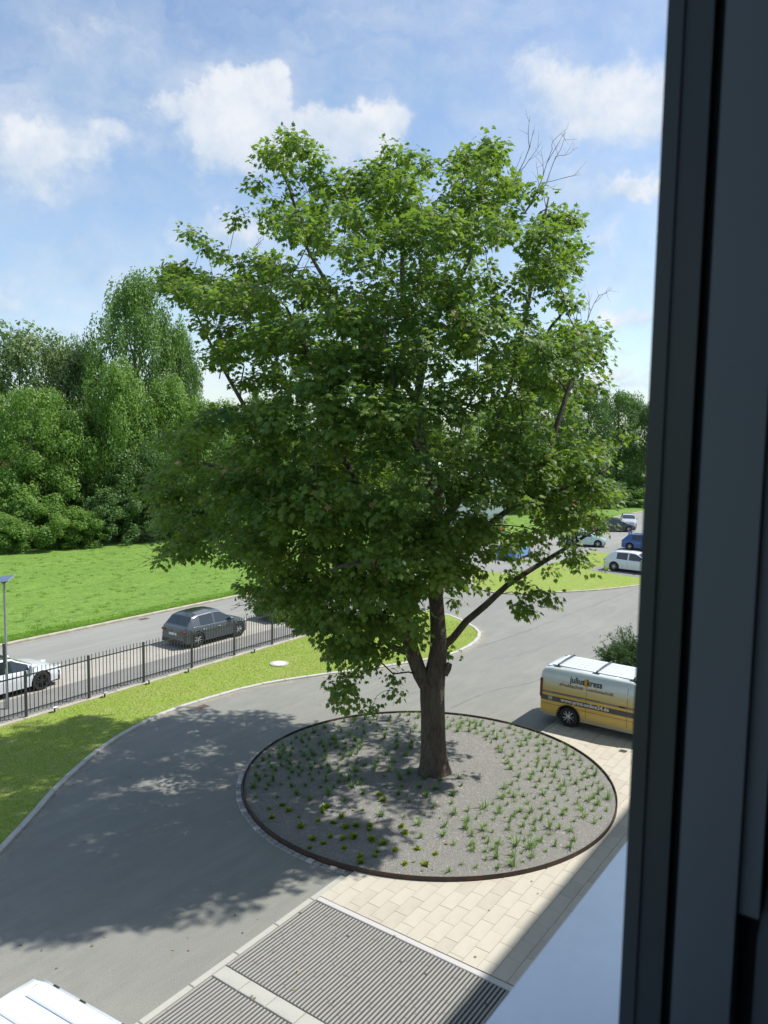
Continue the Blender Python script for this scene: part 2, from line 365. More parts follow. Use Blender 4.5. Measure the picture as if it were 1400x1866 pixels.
# tar seam across the junction
def strip(name, pts, w, z, m, thick=0):
    P = np.array(pts, float)[:, :2]; T = np.gradient(P, axis=0); T /= np.linalg.norm(T, axis=1)[:, None]; Nn = np.c_[-T[:, 1], T[:, 0]]
    A = P+Nn*w/2; B = P-Nn*w/2; V = [(*a, z) for a in A]+[(*b, z) for b in B]; n = len(P)
    Fc = [(i, i+n, i+n+1, i+1) for i in range(n-1)]
    return link(name, mesh(name, V, Fc), m)
tar_m = mat('tar_seam', (.12, .12, .118), .7, layers=[('noise', 3, .9, (.20, .20, .195))])
seamA = smooth_line([at_z(870, 1180), at_z(960, 1150), at_z(1040, 1118), at_z(1100, 1096), at_z(1165, 1070)], .4)
strip('tar_seam', seamA, .055, .004, tar_m)['kind'] = 'structure'
strip('tar_seam', smooth_line([at_z(822, 1290), at_z(900, 1258), at_z(980, 1240), at_z(1100, 1190)], .4), .035, .004, tar_m)['kind'] = 'structure'
# far field with its kerb
FIELD_Y = 33.75
fld = polysheet('field', [(-60, FIELD_Y), (260, FIELD_Y), (260, 190), (-60, 190)], .09, field_m, thick=.12); fld['kind'] = 'structure'
def stones_along(name, pts, w, z0, z1, length, m, gap=.012, kind='structure', labelpart='kerb_stone', jitter=.004, share=None, limit=10**6):
    """a run of kerb stones, each its own mesh"""
    root = empty(name); root['kind'] = kind
    P = np.asarray(pts, float)[:, :2]; seg = np.linalg.norm(np.diff(P, axis=0), axis=1); S = np.r_[0, np.cumsum(seg)]
    n = int(S[-1]/length)
    for i in range(min(n, limit)):
        s0, s1 = S[-1]*i/n+gap/2, S[-1]*(i+1)/n-gap/2
        a = np.array([np.interp(s0, S, P[:, 0]), np.interp(s0, S, P[:, 1])]); b = np.array([np.interp(s1, S, P[:, 0]), np.interp(s1, S, P[:, 1])])
        d = b-a; ln = np.linalg.norm(d); d /= ln
        key = round(ln, 2)
        if share is not None and key in share: me = share[key]
        else:
            mbx = MB().box(-ln/2, ln/2, -w/2, w/2, z0, z1, .012); me = mesh(labelpart, mbx.v, mbx.f); me.materials.append(m)
            if share is not None: share[key] = me
        o = link(labelpart, me, None, root); mid = (a+b)/2
        o.location = (mid[0], mid[1], random.uniform(-jitter, jitter)); o.rotation_euler = (0, 0, math.atan2(d[1], d[0])+random.uniform(-.006, .006))
    return root
stones_along('street_kerb', [(8, 33.6), (90, 33.6)], .26, -.1, .10, 1.0, concrete_old, share={})
polysheet('kerb_run', [(90, 33.47), (250, 33.47), (250, 33.73), (90, 33.73)], .1, concrete_old, thick=.2)['kind'] = 'structure'
# near lawn island
kerb_pts = [at_z(x, y) for x, y in [(-260, 1830), (-120, 1690), (0, 1552), (60, 1487), (100, 1440), (160, 1385), (215, 1345), (300, 1300), (400, 1268), (450, 1254), (500, 1244), (590, 1230), (641, 1224), (730, 1211), (811, 1196), (844, 1184), (867, 1169), (874, 1157), (867, 1146), (836, 1129), (813, 1121), (770, 1113)]]
KL = smooth_line([p[:2] for p in kerb_pts], .25)
sh = {}
stones_along('lawn_kerb', KL, .16, -.1, .07, .95, granite, share=None)
in_l = KL+0
lawn_poly = [tuple(p) for p in KL]+[(34.6, 24.05), (2.0, 24.05), (1.5, 16)]
polysheet('lawn_strip', lawn_poly, .045, lawn_m, thick=.1)['kind'] = 'structure'
fb = stones_along('fence_footing', [(4.0, 24.2), (34.8, 24.2)], .30, -.05, .085, 1.15, concrete_old, share={}, jitter=.012)
# second lawn island beyond the crossing
k2 = smooth_line([at_z(x, y)[:2] for x, y in [(868, 1040), (858, 1052), (862, 1066), (891, 1079), (929, 1083), (1000, 1081), (1086, 1076), (1159, 1068), (1215, 1060)]], .3)
stones_along('crossing_kerb', k2, .18, -.1, .075, 1.0, concrete_old)
l2 = [tuple(p) for p in k2]+[(66, 12), (66, 24.0), (50.4, 24.1)]
polysheet('lawn_island', l2, .05, lawn_m, thick=.1)['kind'] = 'structure'
polysheet('car_park', [(54.6, 12.0), (60.8, 12.0), (60.8, 20.6), (56.0, 20.6)], .055, asphalt_walk, thick=.02)['kind'] = 'structure'
# paving of sand coloured slabs, laid in running bond along the facade
BC = np.array([1.365*math.sin(AZ)+20.98*math.cos(AZ), -1.365*math.cos(AZ)+20.98*math.sin(AZ)]); BR = 5.15
pv = empty('paving'); pv['kind'] = 'structure'
polysheet('bedding', [(2.0, .35), (40, .35), (40, 9.78), (2.0, 9.78)], .008, joint_m, pv)
SW, SL = .307, .62; slabs = {}
GX0, GX1, GY0, GY1 = 2.0, 11.68, 5.28, 9.78         # recessed ribbed field
def slab(x0, x1, y0, y1):
    cx, cy = (x0+x1)/2, (y0+y1)/2
    # clip against the round bed: drop slabs wholly inside, cut the ones on the rim
    cor = [(x0, y0), (x1, y0), (x1, y1), (x0, y1)]; rr = BR-.02
    dist = [math.hypot(a-BC[0], b-BC[1]) for a, b in cor]
    m = random.choices([slab_a, slab_b, slab_c], [5, 4, 2])[0]
    if min(dist) > rr and not (abs(cx-BC[0]) < .7 and abs(abs(cy-BC[1])-rr) < .3):
        key = (round(x1-x0, 2), m.name)
        if key not in slabs:
            w, h = (x1-x0)/2, (y1-y0)/2; b_ = MB().box(-w, w, -h, h, 0, .022, .003); slabs[key] = mesh('slab', b_.v, b_.f); slabs[key].materials.append(m)
        o = link('slab', slabs[key], None, pv); o.location = (cx, cy, .009+random.uniform(0, .0035)); o.rotation_euler = (random.uniform(-.002, .002), random.uniform(-.002, .002), 0)
    elif max(dist) > rr:
        # dense outline, keep points outside the circle, push the others onto the rim
        pts = []
        for k in range(4):
            a, b = cor[k], cor[(k+1) % 4]
            for j in range(8): pts.append((a[0]+(b[0]-a[0])*j/8, a[1]+(b[1]-a[1])*j/8))
        out = [(x, y) if math.hypot(x-BC[0], y-BC[1]) > rr else None for x, y in pts]
        if sum(p is not None for p in out) < 5: return
        res = []
        for (x, y), q in zip(pts, out):
            if q is None:
                d = math.hypot(x-BC[0], y-BC[1]); s = rr/max(d, .01); nx, ny = BC[0]+(x-BC[0])*s, BC[1]+(y-BC[1])*s
                nx, ny = min(max(nx, x0), x1), min(max(ny, y0), y1)
            else: nx, ny = q
            if not res or math.hypot(nx-res[-1][0], ny-res[-1][1]) > .004: res.append((nx, ny))
        if len(res) > 3:
            polysheet('slab', res, .031, m, pv, thick=.022)
nrow = 0
y = 9.78
while y > .7:
    y1, y0 = y-.006, y-SW; off = [.30, .0, .20, .42, .10, .52][nrow % 6]
    x = 11.74 if y > GY0 else 5.0
    x_end = 28.0 if y > 3.5 else 24
    xx = x; first = True
    while xx < x_end:
        ln = (off if off > .06 else SL) if first else SL
        slab(xx+.003, xx+ln-.003, y0, y1); xx += ln; first = False
    y -= SW; nrow += 1
    if y < 3.2: break
# kerb line between asphalt and paving, with the part hidden by the bed left out
for a, b in ((2.0, 12.62), (23.1, 32)):
    stones_along('paving_edging', [(a, 9.85), (b, 9.85)], .13, -.05, .034, 1.0, concrete, share={}, jitter=.001)
# ribbed fields (two, with a concrete strip between)
def ribbed(x0, x1, y0, y1, label):
    g = empty('ribbed_mat', (0, 0, 0)); tag(g, label, 'entrance grating', 'ribbed gratings set in the paving')
    MB().box(x0, x1, y0, y1, .009, .012).build('trough', ribbase_m, g)
    pitch = .0765; n = int((y1-y0)/pitch); mes = []
    for q in range(13):
        b_ = MB(); xa = x0+.012; ends = sorted(random.uniform(x0+.2, x1-.2) for _ in range(3))+[x1-.012]
        for e_ in ends:
            if e_-xa > .05:
                h = random.uniform(-.0018, .0018); b_.box(xa, e_-.006, -.0205, .0205, .010, .034+h, .005)
            xa = e_
        me = mesh('rib', b_.v, b_.f); me.materials.append(rib_m); mes.append(me)
    for i in range(n):
        link('rib', mes[(i*7+i//3) % 13], None, g, (0, y1-pitch*(i+.5), random.uniform(-.0015, .0015)))
    return g
ribbed(9.10, 11.58, GY0, 9.775, 'ribbed grey grating nearest the round bed, sunk beside the pale slabs')
ribbed(2.0, 8.76, GY0, 9.775, 'ribbed grey grating at the bottom edge, below the pale concrete strip')
st_ = stones_along('concrete_strip', [(8.93, 9.775), (8.93, GY0)], .32, .01, .034, .62, concrete, share={}, jitter=.001)
stones_along('grating_frame', [(11.655, 9.775), (11.655, GY0-.02)], .14, .01, .036, 4.5, mat('frame_pale', (.50, .48, .46), .6), share={}, jitter=0)
# gullies, manhole
def gully(px, py, label, w=.5, d=.34):
    p = at_z(px, py); g = empty('gully_grate', (p[0], p[1], .004), 0, label, 'drain grate')
    rust = mat('rusty_iron', (.20, .15, .12), .8, layers=[('noise', 10, .6, (.12, .10, .09))])
    b_ = MB(); b_.box(-w/2, w/2, -d/2, -d/2+.035, 0, .014).box(-w/2, w/2, d/2-.035, d/2, 0, .014).box(-w/2, -w/2+.035, -d/2+.035, d/2-.035, 0, .014).box(w/2-.035, w/2, -d/2+.035, d/2-.035, 0, .014); b_.build('frame', rust, g)
    MB().box(-w/2+.036, w/2-.036, -d/2+.036, d/2-.036, 0, .002).build('sump', dark_m, g)
    x = -w/2+.055; me = None
    while x < w/2-.04:
        if me is None: bb = MB().box(-.012, .012, -d/2+.036, d/2-.036, .003, .013); me = mesh('bar', bb.v, bb.f); me.materials.append(rust)
        link('bar', me, None, g, (x, 0, 0)); x += .046
gully(368, 1289, 'rusty drain grate in the drive beside the pale lawn kerb')
gully(262, 1128, 'small drain grate at the far kerb of the street')
p = at_z(509, 1210, .05); g = empty('manhole_cover', (p[0], p[1], .045), 0, 'round pale concrete manhole cover in the lawn strip', 'manhole cover')
MB().lathe([(.40, 0), (.40, .035), (.385, .045), (.30, .047)], 32).build('rim', concrete, g, True, 30)
MB().lathe([(.285, .03), (.285, .050), (.27, .055)], 32).build('lid', mat('lid_concrete', (.62, .60, .53), .9, layers=[('noise', 5, .4, (.5, .47, .4))]), g, True, 30)

# ------------------------------------------------------------------ office building with the window we look out of
wall_m = mat('render_wall', (.55, .54, .50), .9, layers=[('noise', 2, .3, (.48, .47, .44))])
anth = mat('window_anthracite', (0.019, 0.027, 0.034), .42, layers=[('noise', 5, .15, (0.026, 0.033, 0.036))])
anth2 = mat('window_grey_sash', (0.092, 0.110, 0.137), .5, layers=[('noise', 4, .2, (0.079, 0.095, 0.118))])
dark_gap = mat('gap_shade', (.008, .010, .012), .7)  # shade of the frame gap and recess, put into a near-black colour
sill_m = mat('sill_aluminium', (.86, .91, .95), .35, metal=.1, layers=[('noise', 30, .15, (.64, .72, .8)), ('noise', 42, .55, (.30, .36, .42), None, (.70, .76)), ('noise', 3, .35, (.70, .76, .82))])
int_m = mat('interior_wall', (.35, .36, .37), .9)
ZR = 13.45
bld = empty('office_building', (0, 0, 0), 0, 'office block we look out of, with dark window frame and pale metal sill', 'building')
OY = .235                                   # outer face of the wall
X0, X1 = -1.3, .90; Z0, Z1 = H-.705, H+1.5
b_ = MB(); b_.box(-14, X0, .02, OY, 0, ZR).box(X1, 34, .02, OY, 0, ZR).box(X0, X1, .02, OY, 0, Z0-.02).box(X0, X1, .02, OY, Z1, ZR)
b_.build('wall', wall_m, bld)
MB().box(-14, 34, -12, OY+.06, ZR, ZR+.25).build('roof', concrete, bld)
MB().box(-14, 34, -12, -11.8, 0, ZR).box(-14, -13.8, -11.8, .02, 0, ZR).box(33.8, 34, -11.8, .02, 0, ZR).build('wall', wall_m, bld)
MB().box(-3.0, 3.6, -5, .02, H-1.6, H-1.5).box(-3.0, 3.6, -5, .02, H+1.7, H+1.8).box(-3.1, -3.0, -5, .02, H-1.6, H+1.8).box(3.6, 3.7, -5, .02, H-1.6, H+1.8).box(-3, 3.6, -5.1, -5, H-1.6, H+1.8).build('room_wall', int_m, bld)
win = empty('window', (0, 0, 0)); win.parent = bld
sb = MB()                                   # outer sill: sloping sheet with a folded drip edge
zi, zo = H-.668, H-.680; y0_, y1_ = .20, .383
sb.add([(X0-.04, y0_, zi), (3.2, y0_, zi), (3.2, y1_, zo), (X0-.04, y1_, zo), (X0-.04, y1_, zo-.035), (3.2, y1_, zo-.035), (X0-.04, y0_, zo-.035), (3.2, y0_, zo-.035)],
       [(0, 1, 2, 3), (3, 2, 5, 4), (4, 5, 7, 6), (0, 3, 4, 6), (1, 7, 5, 2), (0, 6, 7, 1)])
sb.build('sill', sill_m, win)
JX = .80
zt = H+1.45; zb = H-.9
fb_ = MB()
fb_.box(JX, .89, .2225, .2384, zb, zt, .0025).box(JX+.0035, .89, .1955, .2225, zb, zt, .002)
fb_.build('frame', anth, win)
MB().box(JX+.02, .89, .1857, .1955, zb, zt).build('dark_gap', dark_gap, win)
sx = MB(); sx.box(JX+.004, .93, .1290, .1855, zb-.3, zt, .002); sx.build('sash', anth2, win)
rec = MB().box(JX+.05, 1.2, .02, .1288, zb-.4, zt); rec.build('recess', dark_gap, win)
sd = MB().box(JX+.012, JX+.05, .1090, .1288, H-.468, zt, .002).box(JX+.016, JX+.05, .117, .1288, H-.466, zt); sd.build('blind_rail', anth2, win)
sd = MB(); sd.add([(JX+.03, .113, H-.95), (JX+.03, .1115, H-.50), (JX+.03, .096, H-.35), (JX+.03, .07, H-.95),
                   (JX+.05, .113, H-.95), (JX+.05, .1115, H-.50), (JX+.05, .096, H-.35), (JX+.05, .07, H-.95)], [(0, 1, 2, 3), (7, 6, 5, 4), (0, 4, 5, 1), (1, 5, 6, 2), (2, 6, 7, 3), (3, 7, 4, 0)])
sd.build('bracket', anth2, win)

# ------------------------------------------------------------------ fence
fe = empty('metal_fence', (0, 24.2, 0), 0, 'dark grey metal railing of slim bars between street and lawn strip', 'fence')
FX = [13.58+2.371*i for i in range(-4, 9)]
pm_ = MB().box(-.035, .035, -.035, .035, .05, 1.66, .004); pme = mesh('post', pm_.v, pm_.f); pme.materials.append(fence_m)
bm_ = MB().box(-.010, .010, -.010, .010, .16, 1.66); bm_.add([(-.010, -.010, 1.66), (.010, -.010, 1.66), (.010, .010, 1.66), (-.010, .010, 1.66), (0, 0, 1.72)], [(0, 1, 4), (1, 2, 4), (2, 3, 4), (3, 0, 4)])
bme = mesh('bar', bm_.v, bm_.f); bme.materials.append(fence_m)
rm_ = MB().box(-1.145, 1.145, -.008, .008, -.022, .022); rme = mesh('rail', rm_.v, rm_.f); rme.materials.append(fence_m)
for i, x in enumerate(FX):
    o = link('post', pme, None, fe, (x, 0, random.uniform(-.01, .01)))
    if i < len(FX)-1:
        for z in (.30, 1.50): link('rail', rme, None, fe, (x+1.1855, -.024, z))
        for k in range(1, 16):
            o = link('bar', bme, None, fe, (x+2.371*k/16, 0, random.uniform(-.006, .006))); o.rotation_euler = (random.uniform(-.006, .006), random.uniform(-.005, .005), 0)
# little lights on the grass along the railing
for i, ((px, py), lb) in enumerate(zip([(97, 1294), (188, 1267), (268, 1243), (340, 1222), (467, 1188)],
        ['nearest to the white car', 'between the white and the grey car', 'left of the grey car behind the railing', 'in front of the grey car rear wheel', 'in front of the dark car under the tree'])):
    p = at_z(px, py, .1); g = empty('ground_spotlight', (p[0], 23.93, .045), .2*i, 'small grey spotlight by the railing, '+lb, 'spotlight', 'small spotlights along the railing')
    MB().lathe([(.028, 0), (.028, .16)], 8).build('stem', dark_m, g)
    MB().box(-.085, .085, -.06, .05, .16, .20, .012).build('lamp_head', steel_m, g)
# solar street lamp at the left edge
lp = at_z(14, 1292)
g = empty('solar_lamp', (lp[0], lp[1], 0), 0, 'tall grey solar lamp post with a tilted panel at left edge', 'street lamp')
pt = at_d(8, 1057, float(lp[:2]@FH[:2])); zt_ = pt[2]
MB().lathe([(.075, 0), (.075, .35), (.045, .40), (.038, zt_)], 12).build('pole', steel_m, g, True, 40)
MB().box(-.07, .05, -.05, .05, zt_-.10, zt_-.02, .01).build('bracket', dark_m, g)
MB().box(-.10, -.05, -.04, .04, 1.45, 2.35, .01).build('battery_box', fence_m, g)
sp = empty('solar_panel', (-.05, .0, zt_+.03)); sp.parent = g; sp.rotation_euler = (R(8), R(-9), R(-50))
MB().box(-.95, .32, -.36, .36, -.015, .02, .006).build('panel_frame', steel_m, sp)
MB().box(-.92, .29, -.33, .33, .0205, .0225).build('panel_glass', mat('solar_cells', (.05, .07, .13), .12, coat=.6, layers=[('voronoi', 6, .4, (.09, .11, .17))]), sp)

# ------------------------------------------------------------------ cars
WH = {}
def wheel_parts(parent, x, y, r, w, kind, side, shadow=True):
    key = (round(r, 3), kind)
    if key not in WH:
        b1 = MB().lathe([(r*.66, -w/2), (r*.93, -w/2), (r, -w/2+.03), (r, w/2-.03), (r*.93, w/2), (r*.66, w/2)], 28, 'y', cap=False); ty = mesh('tyre', b1.v, b1.f, True); ty.set_sharp_from_angle(angle=R(40)); ty.materials.append(tyre_m)
        b2 = MB().lathe([(r*.67, -w*.42), (r*.67, w*.30), (r*.62, w*.34), (r*.60, w*.10)], 28, 'y', cap=False)
        nsp = 5 if kind != 'dark' else 10
        for k in range(nsp):
            a = 2*math.pi*k/nsp
            for da, wd in ((-.16, .055), (.16, .055)) if kind != 'dark' else ((0, .04),):
                ca, sa = math.cos(a+da), math.sin(a+da); p1 = (.07*ca, w*.38, .07*sa); p2 = (r*.63*math.cos(a+da*1.7), w*.36, r*.63*math.sin(a+da*1.7))
                b2.tube([p1, p2], [r*wd*1.2, r*wd*1.1], 5)
        b2.lathe([(.085, w*.1), (.08, w*.40), (.03, w*.42)], 12, 'y')
        ri = mesh('rim', b2.v, b2.f, True); ri.set_sharp_from_angle(angle=R(35)); ri.materials.append(rimdark_m if kind == 'dark' else rim_m)
        b3 = MB().lathe([(r*.60, -.02), (r*.60, .0)], 24, 'y'); dk = mesh('brake_disc', b3.v, b3.f); dk.materials.append(dark_m)
        WH[key] = (ty, ri, dk)
    ty, ri, dk = WH[key]
    we = empty('wheel', (x, y, r)); we.parent = parent; we.rotation_euler = (0, random.uniform(0, 1), 0)
    t = link('tyre', ty, None, we); q = link('rim', ri, None, we); d = link('brake_disc', dk, None, we)
    if side < 0: q.scale = (1, -1, 1)
    return we
def vehicle(name, label, cat, loc, heading, Ln, Wd, Ht, top, belt, wheels, wr, pm, cabin, wins=(), zb=.24, roofmat=None, roofw=.74, rimk='light', group=None, vert=.93, rear='hatch', kmin=.3, extra=None, wend=None):
    """body lofted over lengthwise stations; top/belt: (x, z) profiles; cabin: (rear base, rear roof, front roof, front base)"""
    g = empty(name, (loc[0], loc[1], loc[2] if len(loc) > 2 else 0), heading, label, cat, group)
    hx = Ln/2; tx, tz = zip(*top); bx_, bz_ = zip(*belt)
    xs = set(np.linspace(-hx, hx, 64).round(3))|{round(c, 3) for c in cabin}
    for xw in wheels:
        for k in np.linspace(-1, 1, 13): xs.add(round(xw+k*(wr+.055), 3))
    for a, b in wins: xs |= {round(a, 3), round(b, 3)}
    xs = sorted(x for x in xs if -hx <= x <= hx)
    tops = np.interp(xs, tx, tz)
    we_ = wend or [(-hx, .84), (-hx+.12, .93), (-hx+.5, .985), (-.5, 1), (.7, 1), (hx-.6, .96), (hx-.2, .86), (hx, .70)]
    V = []; NR = 8
    def sec(x):
        t = float(np.interp(x, tx, tz)); be = min(float(np.interp(x, bx_, bz_)), t-.012)
        w = Wd/2*float(np.interp(x, [a for a, _ in we_], [b for _, b in we_])); k = max(0, min(1, (t-be)/max(.05, Ht-max(bz_))))
        z0 = zb
        for xw in wheels:
            if abs(x-xw) < wr+.055: z0 = max(z0, wr+math.sqrt(max(0, (wr+.055)**2-(x-xw)**2)))
        if abs(abs(x)-hx) < .12: z0 = max(z0, zb+.05)
        we__ = w*(vert*(1-k)+roofw*k) if k < 1 else w*roofw
        zm = max(z0+.01, zb+(be-zb)*.45); zs = max(zm+.01, be-.11)
        return [(w*.965, z0), (w*1.0, zm), (w*.992, zs), (w*vert, be), (we__, max(be+.003, t-.075*k-.004)), (we__*.93, max(be+.006, t-.022*k)), (we__*.6, t+.006), (0, t+.012)], k
    secs = [sec(x) for x in xs]
    for x, (s_, k) in zip(xs, secs):
        for y_, z_ in s_: V.append((x, y_, z_))
        for y_, z_ in s_: V.append((x, -y_, z_))
    body, glass, roof = [], [], []
    m2 = 2*NR
    for i in range(len(xs)-1):
        xm = (xs[i]+xs[i+1])/2; km = (secs[i][1]+secs[i+1][1])/2
        for r in range(NR-1):
            cls = 'b'
            if r == 3 and any(a < xm < b for a, b in wins) and km > kmin: cls = 'g'
            if r >= 5 or (r == 4 and False):
                if cabin[2]+.04 < xm < cabin[3]-.04: cls = 'g'
                elif cabin[0]+.06 < xm < cabin[1]-.03 and rear == 'hatch': cls = 'g'
                elif roofmat and cabin[1]-.03 <= xm <= cabin[2]+.04: cls = 'r'
            a, b, c, d = i*m2+r, i*m2+r+1, (i+1)*m2+r+1, (i+1)*m2+r
            tgt = {'b': body, 'g': glass, 'r': roof}[cls]
            tgt.append((a, d, c, b)); a2, b2, c2, d2 = a+NR, b+NR, c+NR, d+NR
            tgt.append((a2, b2, c2, d2))
    body.append([r for r in range(NR)]+[NR+r for r in range(NR-2, -1, -1)])
    e = (len(xs)-1)*m2; body.append([e+NR+r for r in range(NR-1)]+[e+r for r in range(NR-1, -1, -1)])
    def sub(Fc, nm, m):
        if not Fc: return None
        used = sorted({i for f in Fc for i in f}); mp = {u: k for k, u in enumerate(used)}
        me = mesh(nm, [V[u] for u in used], [[mp[i] for i in f] for f in Fc], True); me.set_sharp_from_angle(angle=R(38)); return link(nm, me, m, g)
    bo = sub(body, 'body', pm); sub(glass, 'window_glass', glass_m); sub(roof, 'roof_panel', roofmat)
    MB().box(-hx+.15, hx-.15, -Wd/2*.84, Wd/2*.84, zb-.05, .55).build('underbody', dark_m, g)
    for xw in wheels:
        for s in (-1, 1): wheel_parts(g, xw, s*(Wd/2-.125), wr, .21, rimk, s)
    def side_y(x, z):
        s_ = sec(x)[0]; zz = [q[1] for q in s_[:5]]; yy = [q[0] for q in s_[:5]]; return float(np.interp(z, zz, yy))
    # lamps, plate, trims
    zl = float(np.interp(-hx+.1, bx_, bz_))
    for s in (-1, 1):
        yy = Wd/2*.84
        if rear != 'van':
            MB().box(-hx-.012, -hx+.14, min(s*(yy-.22), s*(yy+.03)), max(s*(yy-.22), s*(yy+.03)), zl-.18, zl-.09, .015).build('tail_light', red_m, g)
        MB().box(hx-.20, hx+.008, min(s*(Wd*.335-.2), s*Wd*.345), max(s*(Wd*.335-.2), s*Wd*.345), .60, .70, .02).build('headlight', lamp_m, g)
        mxp = cabin[3]-.30; my = side_y(mxp, float(np.interp(mxp, bx_, bz_)))
        MB().box(mxp-.09, mxp+.09, min(s*my, s*(my+.19)), max(s*my, s*(my+.19)), belt[2][1]+.02, belt[2][1]+.15, .03).build('side_mirror', pm, g)
    MB().box(-hx-.016, -hx+.02, -.26, .26, zl-.34, zl-.23).build('number_plate', plate_m, g)
    MB().box(-hx-.01, -hx+.18, -Wd*.40, Wd*.40, zb-.02, zb+.17, .03).build('rear_bumper', dark_m, g)
    for s in (-1, 1):
        for a, b in zip(sorted({w_[0] for w_ in wins}|{w_[1] for w_ in wins}), [None]*9):
            pass
        # door gaps and handles
        for xd in [w_[0]-.05 for w_ in wins if w_[0] > -hx+1.0]+([wins[-1][1]-.12] if wins else []):
            pts = [(xd, s*(side_y(xd, z)+.0015), z) for z in np.linspace(zb+.12, belt[2][1]-.02, 8)]
            q = MB()
            for k in range(7): (xa, ya, za), (xb, yb, zb2) = pts[k], pts[k+1]; q.add([(xa-.005, ya, za), (xa+.005, ya, za), (xb+.005, yb, zb2), (xb-.005, yb, zb2)], [(0, 1, 2, 3) if s < 0 else (3, 2, 1, 0)])
            q.build('door_seam', dark_m, g)
        for w_ in wins:
            if w_[1]-w_[0] > .5 and w_[0] > -hx+.5:
                hx_ = w_[0]+.10; hz_ = belt[2][1]-.14; yy = side_y(hx_, hz_)
                MB().box(hx_, hx_+.17, min(s*(yy-.005), s*(yy+.03)), max(s*(yy-.005), s*(yy+.03)), hz_-.018, hz_+.018, .008).build('door_handle', extra or pm, g)
    g['_x'] = 0; del g['_x']
    return (g, side_y) if rear == 'van' else (g, sec)
def hatch_prof(Ln, Ht, hood=.98, belt=.98):
    h = Ln/2
    top = [(-h, .70), (-h+.04, .92), (-h+.16, belt+.04), (-h+.52, Ht-.12), (-h+.85, Ht-.03), (-.25, Ht), (.25, Ht-.035), (h-1.72, Ht-.10), (h-.98, hood+.02), (h-.5, hood-.06), (h-.14, hood-.20), (h-.03, .66), (h, .52)]
    return top, [(-h, belt-.04), (-h+.3, belt), (0, belt-.03), (h-.98, hood-.03), (h-.5, hood-.10), (h, .56)], (-h+.16, -h+.55, h-1.72, h-.98)
def sedan_prof(Ln, Ht, hood=.88, belt=.93, deck=1.0):
    h = Ln/2
    top = [(-h, .68), (-h+.05, deck-.06), (-h+.30, deck+.02), (-h+.62, deck+.05), (-h+1.45, Ht-.04), (-.1, Ht), (.4, Ht-.04), (h-1.85, Ht-.13), (h-1.02, hood+.02), (h-.5, hood-.07), (h-.12, hood-.22), (h-.02, .58), (h, .48)]
    return top, [(-h, deck-.12), (-h+.5, belt+.02), (0, belt-.02), (h-1.02, hood-.03), (h-.5, hood-.11), (h, .52)], (-h+.62, -h+1.45, h-1.85, h-1.02)
# white saloon, front half in view at the left edge
t_, b_l, cb = sedan_prof(4.75, 1.43)
vehicle('parked_car', 'white saloon with black roof glass and black wheels parked behind the railing at left', 'car', (14.12, 27.46, .008), 0, 4.75, 1.87, 1.43, t_, b_l, (-1.46, 1.42), .345, white_p, cb, [(-1.35, -.35), (-.25, .95)], roofmat=roofgrey, rimk='dark')
t_, b_l, cb = hatch_prof(3.98, 1.50, .95, .95)
gcar, gsec = vehicle('parked_car', 'graphite grey hatchback with bright roof line and light alloys behind the railing', 'car', (24.42, 27.50, .008), 0, 3.98, 1.78, 1.50, t_, b_l, (-1.25, 1.30), .345, grey_p, cb, [(-1.08, -.30), (-.20, .84)], roofmat=roofgrey, extra=chrome_m)
# bright strip along the roof edge and rear quarter of the grey hatchback
for s in (-1, 1):
    xs_ = np.linspace(-1.55, .98, 26); P_ = []
    for x in xs_:
        q4 = gsec(x)[0][4]; P_.append((x, s*(q4[0]+.006), q4[1]+.004))
    MB().tube(P_, .017, 6).build('roof_trim', chrome_m, gcar, True)
    P_ = [(x, s*(gsec(x)[0][3][0]+.008), gsec(x)[0][3][1]) for x in np.linspace(-1.55, .95, 22)]
    MB().tube(P_, .012, 5).build('belt_trim', chrome_m, gcar, True)
MB().box(-1.25, -1.20, -.005, .005, 1.53, 1.66).build('aerial', dark_m, gcar)
t_, b_l, cb = hatch_prof(4.5, 1.66, 1.05, 1.04)
vehicle('parked_car', 'black estate car half hidden by the lowest maple leaves behind the railing', 'car', (30.9, 27.75, .008), 0, 4.5, 1.84, 1.62, t_, b_l, (-1.4, 1.38), .35, black_p, cb, [(-1.6, -1.3), (-1.2, -.32), (-.22, .9)])
pcar = at_z(1105, 1047); 
t_, b_l, cb = hatch_prof(4.3, 1.52, .95, .95)
vehicle('parked_car', 'white hatchback parked across by the lawn island, rear half behind leaves', 'car', (57.7, 17.6, .06), R(-94), 4.3, 1.8, 1.52, t_, b_l, (-1.3, 1.32), .34, white_p, cb, [(-1.15, -.3), (-.2, .85)])
vehicle('parked_car', 'blue hatchback at the window frame edge, behind the white hatchback', 'car', (70.6, 20.6, .0), R(-92), 4.1, 1.78, 1.50, *hatch_prof(4.1, 1.5, .95, .95)[:2], (-1.25, 1.28), .33, blue_p, hatch_prof(4.1, 1.5, .95, .95)[2], [(-1.1, -.3), (-.2, .8)])
vehicle('parked_car', 'black car with shiny roof, seen from behind left of the silver car', 'car', (84.3, 28.2, .0), R(-55), 4.4, 1.8, 1.48, *sedan_prof(4.4, 1.48)[:2], (-1.35, 1.32), .33, black_p, sedan_prof(4.4, 1.48)[2], [(-1.2, -.3), (-.2, .9)])
vehicle('parked_car', 'silver grey car farthest back, cut by the dark window frame', 'car', (90.3, 28.6, .0), R(200), 4.2, 1.78, 1.52, *hatch_prof(4.2, 1.52)[:2], (-1.28, 1.3), .33, silver_p, hatch_prof(4.2, 1.52)[2], [(-1.1, -.3), (-.2, .85)])
q_ = at_z(940, 1020)
